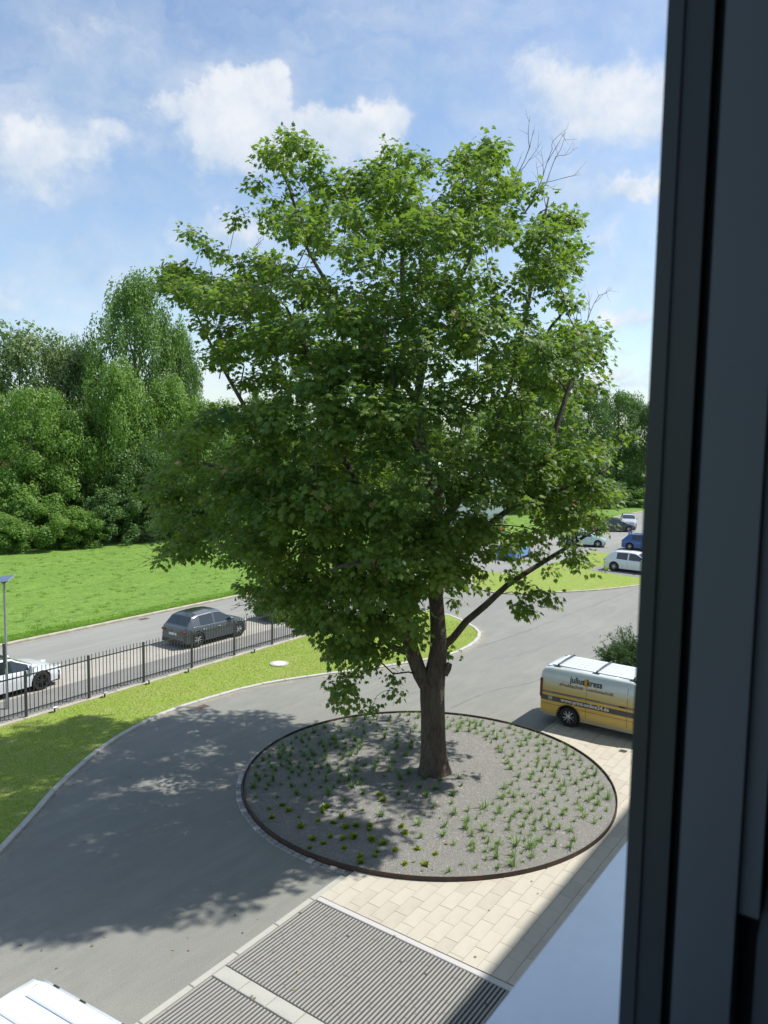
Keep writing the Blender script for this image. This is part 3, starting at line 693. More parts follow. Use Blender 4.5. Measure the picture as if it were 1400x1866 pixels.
vehicle('parked_car', 'bright blue car glimpsed through the maple branches on the street', 'car', (float(q_[0])+1, float(q_[1])+.6, .0), R(6), 4.1, 1.78, 1.48, *hatch_prof(4.1, 1.48)[:2], (-1.25, 1.28), .33, sky_p, hatch_prof(4.1, 1.48)[2], [(-1.1, -.3), (-.2, .8)], roofmat=paint('paint_blue_roof', (.04, .30, .75), .2))
q_ = at_z(1058, 996)
vehicle('parked_car', 'pale green white car glimpsed between maple leaves beside the black car', 'car', (float(q_[0])+.8, float(q_[1]), .0), R(-70), 4.1, 1.78, 1.5, *hatch_prof(4.1, 1.5)[:2], (-1.25, 1.28), .33, paint('paint_pale_green', (.52, .66, .60)), hatch_prof(4.1, 1.5)[2], [(-1.1, -.3), (-.2, .8)])
# two low posts near the far cars
for px, lb in ((1146, 'left of the pair'), (1150, 'right of the pair')):
    p = at_z(px, 988); g = empty('bollard_post', (p[0], p[1], 0), 0, 'dark blue short post by the far parked cars, '+lb, 'post', 'posts by the far car park')
    MB().lathe([(.07, 0), (.07, 1.25), (.05, 1.3)], 8).build('shaft', mat('post_blue', (.05, .06, .16), .5), g)
    MB().lathe([(.075, 1.0), (.075, 1.1)], 8).build('band', mat('post_band', (.3, .3, .4), .5), g)

# yellow and white printed delivery van
def vanwrap():
    m = bpy.data.materials.new('van_wrap'); m.use_nodes = True; t = m.node_tree; b = t.nodes['Principled BSDF']
    b.inputs['Roughness'].default_value = .34; b.inputs['Coat Weight'].default_value = .6; b.inputs['Coat Roughness'].default_value = .1
    tcn = t.nodes.new('ShaderNodeTexCoord'); sp_ = t.nodes.new('ShaderNodeSeparateXYZ'); t.links.new(tcn.outputs['Object'], sp_.inputs[0])
    nz = t.nodes.new('ShaderNodeTexNoise'); nz.inputs['Scale'].default_value = 1.6; nz.inputs['Detail'].default_value = 4
    mp = t.nodes.new('ShaderNodeMapping'); mp.inputs['Scale'].default_value = (.5, 1, 2.6); t.links.new(tcn.outputs['Object'], mp.inputs[0]); t.links.new(mp.outputs[0], nz.inputs['Vector'])
    r1 = t.nodes.new('ShaderNodeValToRGB'); dv = t.nodes.new('ShaderNodeMath'); dv.operation = 'DIVIDE'; dv.inputs[1].default_value = 2.0
    t.links.new(sp_.outputs[2], dv.inputs[0]); t.links.new(dv.outputs[0], r1.inputs[0])
    e = r1.color_ramp.elements; W_ = (.70, .77, .80, 1); Y = (.72, .46, .075, 1); Yd = (.58, .40, .10, 1); D = (.055, .055, .06, 1); Br = (.26, .17, .07, 1)
    stops = [(.0, (.40, .36, .26, 1)), (.16, (.42, .37, .24, 1)), (.20, Yd), (.27, Y), (.325, Y), (.327, Br), (.338, Br), (.340, Y), (.392, Y), (.394, D), (.480, D), (.482, Y), (.520, Y), (.524, (.20, .19, .16, 1)), (.556, (.24, .22, .17, 1)), (.562, (.62, .47, .15, 1)), (.62, (.66, .52, .20, 1)), (.70, (.66, .62, .44, 1)), (.79, W_)]
    e[0].position = stops[0][0]; e[0].color = stops[0][1]; e[1].position = stops[-1][0]; e[1].color = stops[-1][1]
    for p_, c_ in stops[1:-1]: q = e.new(p_); q.color = c_
    mx_ = t.nodes.new('ShaderNodeMix'); mx_.data_type = 'RGBA'; mx_.blend_type = 'MULTIPLY'; mx_.inputs['Factor'].default_value = .35
    r2 = t.nodes.new('ShaderNodeValToRGB'); r2.color_ramp.elements[0].color = (.62, .60, .55, 1); r2.color_ramp.elements[0].position = .35; r2.color_ramp.elements[1].position = .6
    t.links.new(nz.outputs['Fac'], r2.inputs[0]); t.links.new(r1.outputs[0], mx_.inputs['A']); t.links.new(r2.outputs[0], mx_.inputs['B'])
    t.links.new(mx_.outputs['Result'], b.inputs['Base Color']); return m
VL = 5.0; vh = VL/2
vtop = [(-vh, 1.66), (-vh+.03, 1.80), (-vh+.10, 1.90), (-vh+.28, 1.95), (-1, 1.965), (.6, 1.95), (vh-1.7, 1.88), (vh-.95, 1.28), (vh-.75, 1.16), (vh-.2, .98), (vh-.03, .80), (vh, .6)]
vbelt = [(-vh, 1.66), (-1, 1.70), (.5, 1.55), (vh-1.0, 1.12), (vh-.75, 1.08), (vh, .62)]
van, vy = vehicle('delivery_van', 'white and yellow lettered delivery van parked behind the round planting bed', 'van', (25.10, 7.88, .034), R(-90), VL, 1.97, 1.97, vtop, vbelt, (-vh+1.02, vh-1.0), .335, vanwrap(), (-vh+.02, -vh+.1, vh-1.7, vh-.85), [(vh-1.72, vh-1.0)], zb=.26, roofmat=None, roofw=.905, vert=.972, rear='van', kmin=.15,
    wend=[(-vh, .955), (-vh+.05, .985), (-vh+.3, 1), (.9, 1), (vh-.6, .95), (vh-.2, .85), (vh, .7)])
MB().box(-vh+.30, vh-1.85, -.70, .70, 1.962, 1.981, .006).build('roof_skin', vanwhite, van)
for yk in (-.42, -.14, .14, .42): MB().box(-vh+.42, vh-2.0, yk-.02, yk+.02, 1.981, 1.989, .003).build('roof_bead', vanwhite, van)
for s in (-1, 1): MB().tube([(-vh+.15, s*.775, 1.93), (vh-1.9, s*.775, 1.93)], .022, 6).build('roof_gutter', vanwhite, van, True)
rackm = mat('roof_rack_dark', (.075, .075, .08), .4, metal=.3)
for k, xr in enumerate((-vh+.52, -vh+1.86, -vh+3.1)):
    rb = empty('roof_rack_bar', (xr, 0, 0)); rb.parent = van
    MB().tube([(0, -.76, 1.955), (0, -.70, 2.02), (0, 0, 2.035), (0, .70, 2.02), (0, .76, 1.955)], .030, 8).build('crossbar', rackm, rb, True)
    for s in (-1, 1): MB().box(-.13, .10, min(s*.74, s*.81), max(s*.74, s*.81), 1.93, 1.965, .008).build('foot', rackm, rb)
for s in (-1, 1): MB().box(-vh-.012, -vh+.07, min(s*.93, s*.985), max(s*.93, s*.985), .88, 1.52, .015).build('tail_light', red_m, van)
trimd = mat('van_trim_dark', (.04, .04, .042), .5)
def vside(name, x0, x1, z0, z1, m, s=-1, off=.003, parent=None, th=.004):
    q = MB(); n = max(2, int((x1-x0)/.12)+1); X = np.linspace(x0, x1, n)
    for i in range(n-1):
        V_ = [(x, s*(vy(x, z)+off), z) for x, z in ((X[i], z0), (X[i+1], z0), (X[i+1], z1), (X[i], z1))]; q.add(V_, [(0, 1, 2, 3) if s < 0 else (3, 2, 1, 0)])
    return q.build(name, m, parent or van)
for s in (-1, 1):
    vside('door_rail', -vh+.42, -vh+2.1, 1.092, 1.112, trimd, s)
    for xd in (-vh+1.62, -vh+2.98): 
        zz = np.linspace(.42, 1.72, 9)
        for a, b in zip(zz[:-1], zz[1:]): pass
        q = MB()
        for a, b in zip(zz[:-1], zz[1:]): q.add([(xd-.006, s*(vy(xd, a)+.002), a), (xd+.006, s*(vy(xd, a)+.002), a), (xd+.006, s*(vy(xd, b)+.002), b), (xd-.006, s*(vy(xd, b)+.002), b)], [(0, 1, 2, 3) if s < 0 else (3, 2, 1, 0)])
        q.build('door_seam', trimd, van)
    yy = vy(-vh+2.75, 1.1); MB().box(-vh+2.72, -vh+2.92, min(s*yy, s*(yy+.03)), max(s*yy, s*(yy+.03)), 1.06, 1.10, .01).build('door_handle', trimd, van)
    yy = vy(-vh+1.6, 1.1); MB().box(-vh+1.5, -vh+1.62, min(s*yy, s*(yy+.03)), max(s*yy, s*(yy+.03)), 1.08, 1.105, .008).build('door_handle', chrome_m, van)
    xw = -vh+1.02
    fl = [(xw+.405*math.cos(a), s*(.985), .335+.405*math.sin(a)) for a in np.linspace(-.15, math.pi+.15, 20)]
    MB().tube(fl, .018, 6).build('wheel_arch_lip', trimd, van, True)
vside('code_sticker', -vh+.30, -vh+.44, .82, .95, mat('sticker_white', (.6, .62, .62), .5, layers=[('voronoi', 50, .8, (.2, .2, .22), None, (.2, .5))]))
def lettering(txt, x0, z0, size, width, m, name, off=.006, shear=0.0, spacing=1.0):
    cu = bpy.data.curves.new(name, 'FONT'); cu.body = txt; cu.size = size; cu.shear = shear; cu.space_character = spacing; cu.resolution_u = 3; cu.offset = size*.022
    to = bpy.data.objects.new(name, cu); COL.objects.link(to); bpy.context.view_layer.update()
    dg = bpy.context.evaluated_depsgraph_get(); me = bpy.data.meshes.new_from_object(to.evaluated_get(dg)); COL.objects.unlink(to); bpy.data.objects.remove(to)
    co = np.empty(len(me.vertices)*3, dtype=np.float32); me.vertices.foreach_get('co', co); co = co.reshape(-1, 3)
    wdt = co[:, 0].max()-co[:, 0].min(); co[:, 0] = (co[:, 0]-co[:, 0].min())*(width/wdt)
    out = np.zeros_like(co)
    for i, (a, b, _) in enumerate(co): out[i] = (x0+a, -(vy(x0+a, z0+b)+off), z0+b)
    me.vertices.foreach_set('co', out.ravel()); me.update(); me.materials.clear()
    return link(name, me, m, van)
ink = mat('print_black', (.02, .02, .025), .5); gold = mat('print_gold', (.62, .36, .05), .45); whi = mat('print_white', (.72, .70, .62), .5); brn = mat('print_brown', (.22, .11, .03), .5)
lettering('julius kress', -vh+1.04, 1.555, .275, 1.10, ink, 'lettering', .016)
lettering('drucktechnik · werbetechnik', -vh+.68, 1.375, .155, 1.86, brn, 'lettering', .006, .25)
lettering('www.print-online24.de', -vh+.74, .835, .175, 1.66, whi, 'lettering', .006)
cx_, cz_ = -vh+1.60, 1.62; q = MB(); V_ = [(cx_+.125*math.cos(a), -(vy(cx_, cz_+.125*math.sin(a))+.005), cz_+.125*math.sin(a)) for a in np.linspace(0, 2*math.pi, 25)[:-1]]
q.add(V_+[(cx_, -(vy(cx_, cz_)+.005), cz_)], [(i, (i+1) % 24, 24) for i in range(24)]).build('gold_disc', gold, van)

# big white panel van, only its roof corner in view
wv = empty('panel_van', (0, 0, 0), 0, 'big white van at the bottom left corner, seen from above', 'van')
wv.location = (4.48, 6.08, 0); wv.rotation_euler = (0, 0, R(5))
VW, VZ = 1.0, 2.60                              # local +y: rear end
def rsec(yy, ins, z): return [(-VW+ins, yy, z), (VW-ins, yy, z)]
prof = [(1.0, .35), (1.0, 1.2), (.985, 1.6), (.955, 2.2), (.925, 2.42), (.88, 2.52), (.80, 2.575), (.5, 2.60), (0, 2.605)]
ys = [-2.95, -2.9, -2.0, 1.5, 2.6, 2.80, 2.86, 2.885]; shr = [.9, .95, 1, 1, 1, .985, .965, .94]; zdrop = [.5, .3, .05, 0, 0, .02, .06, .13]
V_ = []; n_ = len(prof)
for yy, s_, zd in zip(ys, shr, zdrop):
    for x_, z_ in prof: V_.append((x_*s_, yy, z_-(zd if z_ > 1.2 else 0)))
    for x_, z_ in prof[:-1][::-1]: V_.append((-x_*s_, yy, z_-(zd if z_ > 1.2 else 0)))
k_ = 2*n_-1; Fc = [(i*k_+j, (i+1)*k_+j, (i+1)*k_+j+1, i*k_+j+1) for i in range(len(ys)-1) for j in range(k_-1)]
Fc = [tuple(reversed(f)) for f in Fc]; Fc += [tuple(range(k_)), tuple((len(ys)-1)*k_+j for j in range(k_-1, -1, -1))]
me = mesh('body', V_, Fc, True); me.set_sharp_from_angle(angle=R(45)); link('body', me, white_p, wv)
beadm = paint('bead_shade', (.50, .55, .60))  # greyer than the white roof: relief shade of the beads put into their colour
for yk0, yk1 in ((1.25, 2.55), (-.2, 1.10), (-1.6, -.35)):
    for i_, xk in enumerate((-.52, -.17, .17, .52)):
        MB().box(xk-.018, xk+.018, yk0, yk1, 2.598, 2.616, .004).build('roof_bead', beadm, wv)
for yk in (1.18, -.27, 2.66): MB().box(-.74, .74, yk-.03, yk+.03, 2.592, 2.611, .005).build('roof_rib', white_p, wv)
for s in (-1, 1):
    MB().tube([(s*.895, -1.9, 2.50), (s*.895, 2.72, 2.50)], .014, 6).build('roof_gutter', white_p, wv, True)
    for yk in (2.45, 1.95, 1.20, .65, 0): MB().box(s*.865-.012, s*.865+.012, yk-.05, yk+.05, 2.528, 2.548, .004).build('rack_mount', dark_m, wv)
for s in (-1, 1):
    for yk in (-1.75, 1.75): 
        we = wheel_parts(wv, s*.9, yk, .35, .22, 'light', s); we.rotation_euler = (0, 0, math.pi/2)

# ------------------------------------------------------------------ round planting bed
bed = empty('planting_bed', (BC[0], BC[1], 0)); bed['kind'] = 'structure'
nr, na = 22, 96; V_ = [(0, 0, .16)]
def bedz(r, a): return .075+.12*(1-(r/BR)**2)+.02*math.sin(3*a+r*2)*(r/BR)*(1-r/BR)*2+.012*math.sin(7*a+3*r)*(1-r/BR)
for i in range(1, nr+1):
    for k in range(na):
        r = (BR-.03)*i/nr; a = 2*math.pi*k/na; V_.append((r*math.cos(a), r*math.sin(a), bedz(r, a)))
Fc = [(0, 1+k, 1+(k+1) % na) for k in range(na)]+[(1+(i-1)*na+k, 1+i*na+k, 1+i*na+(k+1) % na, 1+(i-1)*na+(k+1) % na) for i in range(1, nr) for k in range(na)]
link('gravel', mesh('gravel', V_, Fc, True), gravel_m, bed)
MB().lathe([(BR-.022, -.05), (BR-.020, .135), (BR-.010, .142), (BR+.002, .142), (BR+.002, -.05)], 128).build('steel_edging', corten, bed)
NS = 26000
rr_ = (BR-.05)*np.sqrt(rng.random(NS)); aa_ = rng.random(NS)*2*np.pi; zc = .075+.12*(1-(rr_/BR)**2)+.02*np.sin(3*aa_+rr_*2)*(rr_/BR)*(1-rr_/BR)*2+.012*np.sin(7*aa_+3*rr_)*(1-rr_/BR)
base = np.array([(1, 0, 0), (-.5, .87, 0), (-.5, -.87, 0), (0, 0, .8)]); sz = rng.uniform(.010, .026, NS)[:, None, None]
rot = rng.random(NS)*6.28; cr_, sr_ = np.cos(rot), np.sin(rot); B = base[None]*rng.uniform(.6, 1.3, (NS, 4, 1))*sz
Vx = B[..., 0]*cr_[:, None]-B[..., 1]*sr_[:, None]; Vy = B[..., 0]*sr_[:, None]+B[..., 1]*cr_[:, None]; Vz = B[..., 2]
Vv = np.stack([Vx+(rr_*np.cos(aa_))[:, None], Vy+(rr_*np.sin(aa_))[:, None], Vz+zc[:, None]], -1).reshape(-1, 3)
idx = (np.arange(NS)*4)[:, None]; Fq = np.concatenate([idx+np.array([[0, 1, 3]]), idx+np.array([[1, 2, 3]]), idx+np.array([[2, 0, 3]])])
o = link('loose_stones', mesh('loose_stones', Vv, Fq), stone_m, bed); o['kind'] = 'stuff'
# granite setts round the drive side of the bed
st_root = empty('sett_band', (BC[0], BC[1], 0)); st_root['kind'] = 'structure'
def ang(px, py): p = at_z(px, py); return math.atan2(p[1]-BC[1], p[0]-BC[0])
a0 = ang(470, 1352); a1 = ang(640, 1588)
if a1 < a0: a1 += 2*math.pi
nst = int((a1-a0)*(BR+.12)/.20); sm = []
for q in range(5):
    w_ = .088+.006*random.random(); b_ = MB().box(-w_, w_, -.072, .072, -.03, .028+.004*q, .014); me = mesh('sett', b_.v, b_.f); me.materials.append(granite_old if q < 4 else granite); sm.append(me)
for i in range(nst+1):
    a = a0+(a1-a0)*i/nst; rr0 = BR+.105+random.uniform(-.006, .006)
    if BC[1]+rr0*math.sin(a) < 9.86: continue
    o = link('sett', random.choice(sm), None, st_root, (rr0*math.cos(a), rr0*math.sin(a), random.uniform(-.004, .004))); o.rotation_euler = (random.uniform(-.03, .03), random.uniform(-.03, .03), a-math.pi/2+random.uniform(-.04, .04))
# plants
spike_m = leafmat('spiky_leaf', (0.134, 0.246, 0.062), (0.314, 0.426, 0.134), trans=.35, tcol=(0.280, 0.448, 0.090))
rose_m = leafmat('rosette_leaf', (.10, .25, .015), (.42, .44, .03), trans=.35, tcol=(.40, .50, .03))
weed_m = leafmat('weed_leaf', (0.132, 0.228, 0.072), (0.240, 0.348, 0.120), trans=.35, tcol=(0.180, 0.360, 0.060))
def tuft_mesh(kind, seed):
    r = random.Random(seed); V, Fc, T = [], [], []
    n = {'spike': 30, 'rose': 46, 'weed': 34}[kind]
    for i in range(n):
        a = r.uniform(0, 6.283); b0 = len(V)
        if kind == 'rose':
            el = r.uniform(.15, 1.3); ln = r.uniform(.07, .13); w = r.uniform(.020, .032); droop = .25
        elif kind == 'spike':
            el = r.uniform(.45, 1.4); ln = r.uniform(.10, .30); w = r.uniform(.006, .011); droop = .55
        else:
            el = r.uniform(.4, 1.4); ln = r.uniform(.10, .30); w = r.uniform(.009, .018); droop = .4
        d = np.array([math.cos(a)*math.cos(el), math.sin(a)*math.cos(el), math.sin(el)]); sd = np.array([-math.sin(a), math.cos(a), 0])
        p = np.array([r.uniform(-.03, .03), r.uniform(-.03, .03), 0.0]); ks = 3
        for k in range(ks+1):
            t = k/ks; ww = w*(math.sin(math.pi*min(.98, .25+.75*t)) if kind != 'rose' else math.sin(math.pi*(.12+.80*t)))
            V += [p-sd*ww, p+sd*ww]; p = p+d*ln/ks; d = d+np.array([0, 0, -droop/ks]); d /= np.linalg.norm(d)
        for k in range(ks): Fc.append((b0+2*k, b0+2*k+1, b0+2*k+3, b0+2*k+2)); T.append(min(.9, max(0, r.gauss(.5, .25))))
    me = mesh('leaves', V, np.array(Fc)); tone_attr(me, T); me.materials.append({'spike': spike_m, 'rose': rose_m, 'weed': weed_m}[kind]); return me
protos = {k: [tuft_mesh(k, 10*i+len(k)) for i in range(5)] for k in ('spike', 'rose', 'weed')}
TRX = at_z(795, 1405); TR = np.array([TRX[0], TRX[1]]); placed = []
INF = {'spike': ('spiky_plant', 'young spiky green plant standing in the sunny gravel of the round bed', 'plant', 'spiky plants in the sunny part of the round bed'),
       'rose': ('low_rosette_plant', 'low yellow-green rosette plant in the gravel at the front edge of the round bed', 'plant', 'yellow-green rosettes at the front of the round bed'),
       'weed': ('leafy_plant', 'darker leafy green plant in the shaded left of the round bed', 'plant', 'leafy plants in the shaded left of the round bed')}
def px_of(x, y, z=.1):
    d = np.array([x, y, z-H]); w = d@Fw; return 700+F*(d@Rt)/w, 933-F*(d@Up)/w
def plant(kind, x, y, s):
    r = math.hypot(x-BC[0], y-BC[1])
    if r > BR-.2: return
    nm, lb, ct, gr = INF[kind]; a = math.atan2(y-BC[1], x-BC[0]); qx, qy = px_of(x, y)
    side = 'left of the trunk' if qx < 760 else ('behind the trunk line' if qx < 830 else 'right of the trunk'); dep = 'far rim' if qy < 1345 else ('near rim' if qy > 1500 else 'middle')
    edge = 'close to the steel edging' if r > BR-.9 else 'inside the bed'
    lb = {'spike': 'young spiky green plant', 'rose': 'low yellow-green rosette plant', 'weed': 'darker leafy green plant'}[kind]+', '+edge+', '+side+', '+dep; gr = lb.split(',')[0]+'s '+side+' at the '+dep+' '+edge
    o = link(nm, random.choice(protos[kind]), None, None, (x, y, bedz(r, a)-.005)); o.rotation_euler = (0, 0, random.uniform(0, 6.28)); o.scale = (s, s, s*random.uniform(.85, 1.15)); tag(o, lb, ct, gr); placed.append((x, y))
for cx0, cy0 in [(237, 540), (310, 518), (343, 558), (270, 578), (420, 632), (463, 690), (547, 718), (568, 685), (477, 738), (580, 628), (635, 738), (628, 705), (640, 650), (690, 625), (698, 687), (758, 655), (765, 708), (828, 728), (720, 778), (735, 812), (795, 755), (800, 792), (900, 765), (935, 820), (917, 636), (955, 677), (1050, 826), (1098, 782), (520, 607), (540, 560), (620, 510), (800, 483), (830, 505), (1005, 740), (545, 545), (750, 635), (620, 580)]:
    p = at_z(400+cx0/2.8, 1280+cy0/2.8, .12); plant('rose', p[0]+random.uniform(-.08, .08), p[1]+random.uniform(-.08, .08), random.uniform(.65, 1.15))
def qlow(px, py): return py > 1470 and px < 720
tries = 0
while tries < 9000 and len(placed) < 500:
    tries += 1; r = (BR-.25)*math.sqrt(random.random()); a = random.uniform(0, 6.283); x, y = BC[0]+r*math.cos(a), BC[1]+r*math.sin(a)
    px, py = px_of(x, y); u_ = (px-785)/340; w_ = (py-1440)/150
    if px > 850 and py > 1400 or px > 800 and py < 1400:             # right and far side: even rows of spikes
        if math.hypot(px-800, (py-1410)*1.6) < 125: continue
        kind, dmin = 'spike', random.choice((.24, .30, .36))
        if px > 1050 and py > 1500: dmin = .9
    elif py < 1345: kind, dmin = random.choice(['spike', 'spike', 'weed']), .34
    elif px < 660 and py < 1440: kind, dmin = 'weed', random.choice((.26, .34))
    elif py > 1470 and px > 720: kind, dmin = 'spike', .42
    else:
        if random.random() > .4: continue
        kind, dmin = random.choice(['weed', 'weed', 'rose']) if qlow(px, py) else 'weed', .42
    if math.hypot(x-TR[0], y-TR[1]) < 1.0: continue
    if any(abs(x-q[0]) < dmin and math.hypot(x-q[0], y-q[1]) < dmin for q in placed): continue
    plant(kind, x, y, random.choice((.5, .65, .75, .9, 1.05))*random.uniform(.85, 1.1)*(.95 if kind == 'weed' else 1))

# fallen leaves and grit
lit_m = leafmat('litter_leaf', (.10, .13, .04), (.42, .30, .16), trans=.2)
def litter(name, n, gen, s0, s1):
    V = []
    for _ in range(n):
        x, y, z = gen(); a = random.uniform(0, 6.28); s = random.uniform(s0, s1); k = [(-.5, -.3), (.1, -.5), (.55, 0), (.1, .45), (-.5, .25)]
        V += [(x+s*(u*math.cos(a)-v*math.sin(a)), y+s*(u*math.sin(a)+v*math.cos(a)), z+.006+random.uniform(0, .02)*s*8) for u, v in k]
    me = mesh(name, V, np.arange(n*5).reshape(-1, 5)); tone_attr(me, rng.random(n)); o = link(name, me, lit_m); o['kind'] = 'stuff'
def g1():
    r = (BR-.2)*math.sqrt(random.random()); a = random.uniform(0, 6.28); return BC[0]+r*math.cos(a), BC[1]+r*math.sin(a), bedz(r, a)+.012
def g2():
    while True:
        x, y = random.uniform(3, 24), random.uniform(4, 9.7)
        if math.hypot(x-BC[0], y-BC[1]) > BR+.05: return x, y, .036
def g3():
    while True:
        x, y = random.uniform(6, 24), random.uniform(10, 21)
        if math.hypot(x-BC[0], y-BC[1]) > BR+.3: return x, y, .004
litter('fallen_leaves', 120, g1, .03, .09); litter('fallen_leaves', 60, g2, .02, .06); litter('fallen_leaves', 110, g3, .02, .06)
# pale dust washed along the kerbs: a thin, broken film
dm = bpy.data.materials.new('kerb_dust'); dm.use_nodes = True; t = dm.node_tree; b = t.nodes['Principled BSDF']; b.inputs['Base Color'].default_value = (.47, .43, .35, 1); b.inputs['Roughness'].default_value = .95
nz_ = t.nodes.new('ShaderNodeTexNoise'); nz_.inputs['Scale'].default_value = 1.3; nz_.inputs['Detail'].default_value = 9; nz_.inputs['Roughness'].default_value = .7
tcn = t.nodes.new('ShaderNodeTexCoord'); t.links.new(tcn.outputs['Object'], nz_.inputs['Vector'])
at_ = t.nodes.new('ShaderNodeAttribute'); at_.attribute_name = 'edge'
m1 = t.nodes.new('ShaderNodeMath'); m1.operation = 'MULTIPLY_ADD'; m1.inputs[1].default_value = 1.0; m1.inputs[2].default_value = -.62; t.links.new(nz_.outputs['Fac'], m1.inputs[0])
m2 = t.nodes.new('ShaderNodeMath'); m2.operation = 'ADD'; t.links.new(m1.outputs[0], m2.inputs[0]); t.links.new(at_.outputs['Fac'], m2.inputs[1])
m3 = t.nodes.new('ShaderNodeMath'); m3.operation = 'MULTIPLY'; m3.use_clamp = True; m3.inputs[1].default_value = 1.7; t.links.new(m2.outputs[0], m3.inputs[0])
t.links.new(m3.outputs[0], b.inputs['Alpha'])
def dust(pts, offs):
    P = np.array(pts, float)[:, :2]; T = np.gradient(P, axis=0); T /= np.linalg.norm(T, axis=1)[:, None]; Nn = np.c_[T[:, 1], -T[:, 0]]
    V, E = [], []
    for o_, e_ in offs:
        V += [(*(p+n_*o_), .0075) for p, n_ in zip(P, Nn)]; E += [e_]*len(P)
    n = len(P); Fc = [(k*n+i, (k+1)*n+i, (k+1)*n+i+1, k*n+i+1) for k in range(len(offs)-1) for i in range(n-1)]
    me = mesh('kerb_dust', V, Fc); a = me.attributes.new('edge', 'FLOAT', 'POINT'); a.data.foreach_set('value', np.array(E, dtype=np.float32)); o = link('kerb_dust', me, dm); o['kind'] = 'structure'
dust(KL, [(.08, .42), (.35, .25), (.8, -.05), (1.3, -.4)])
dust([(x, 33.45) for x in np.arange(5, 90, .5)], [(.0, .40), (.2, .2), (.5, -.1), (.8, -.4)])
dust(k2, [(.1, .35), (.4, .1), (.9, -.4)])

# ------------------------------------------------------------------ grass
def blades(name, P, h, w, m, z, per=3):
    n = len(P); P = np.repeat(P, per, axis=0); n *= per; P = P+rng.normal(0, w*1.5, P.shape)
    a = rng.random(n)*6.283; hh = h*rng.uniform(.5, 1.4, n); lean = rng.normal(0, .25, (n, 2))*hh[:, None]; ww = w*rng.uniform(.6, 1.3, n)
    dx, dy = np.cos(a)*ww, np.sin(a)*ww
    V = np.stack([np.c_[P[:, 0]-dx, P[:, 1]-dy, np.full(n, z)], np.c_[P[:, 0]+dx, P[:, 1]+dy, np.full(n, z)], np.c_[P[:, 0]+lean[:, 0], P[:, 1]+lean[:, 1], z+hh]], 1).reshape(-1, 3)
    me = mesh(name, V, np.arange(n*3).reshape(-1, 3)); 
    t = .5+.28*np.sin(P[:, 0]*1.7+np.sin(P[:, 1]*1.3)*2)*np.sin(P[:, 1]*1.1+P[:, 0]*.4)+rng.normal(0, .2, n); tone_attr(me, np.clip(t, 0, .93))
    o = link(name, me, m); o['kind'] = 'stuff'; return o
gl_m = leafmat('lawn_blade', (.23, .32, .045), (.36, .42, .09), (.42, .36, .15), trans=.5, tcol=(.40, .50, .06))
gf_m = leafmat('field_blade', (0.151, 0.297, 0.028), (0.219, 0.376, 0.042), (0.313, 0.438, 0.084), trans=.5, tcol=(0.313, 0.542, 0.032))
lp_in = np.array(lawn_poly); n_ = 75000
P = np.c_[rng.uniform(6, 35, n_), rng.uniform(16, 24, n_)]; P = P[inside(P, lawn_poly)]; blades('lawn_grass', P, .030, .005, gl_m, .045, 3)
P = np.c_[rng.uniform(43, 66, 9000), rng.uniform(12, 27, 9000)]; P = P[inside(P, l2)]; P = P[~((P[:, 0] > 54.4) & (P[:, 1] < 20.7))]; blades('lawn_grass', P, .04, .008, gl_m, .05, 2)
n_ = 30000; Xf = 14+70*rng.random(n_)**1.3; Yf = FIELD_Y+.02+1.1*rng.random(n_)**1.8; blades('field_grass', np.c_[Xf, Yf], .05, .007, gf_m, .09, 3)

n_ = 1500; Cx = 14+90*rng.random(n_)**1.5; Cy = FIELD_Y+.2+30*rng.random(n_)**1.2; k_ = rng.integers(8, 26, n_); Pc = np.repeat(np.c_[Cx, Cy], k_, axis=0)+rng.normal(0, .11, (int(k_.sum()), 2))
wt_m = leafmat('field_tuft', (.13, .25, .022), (.22, .34, .04), (.40, .40, .05), trans=.5, tcol=(.28, .46, .03)); blades('field_tufts', Pc, .09, .009, wt_m, .09, 2)
# hair cracks in the drive
for pl in ([(600, 1300), (660, 1292), (700, 1270), (760, 1262)], [(900, 1200), (960, 1190), (1040, 1160), (1090, 1150)], [(880, 1115), (930, 1128), (1000, 1120)]):
    cl = smooth_line([at_z(x, y)[:2] for x, y in pl], .12); cl = cl+np.cumsum(rng.normal(0, .012, cl.shape), axis=0)*.5
    strip('crack', cl, .012, .0045, tar_m)['kind'] = 'structure'

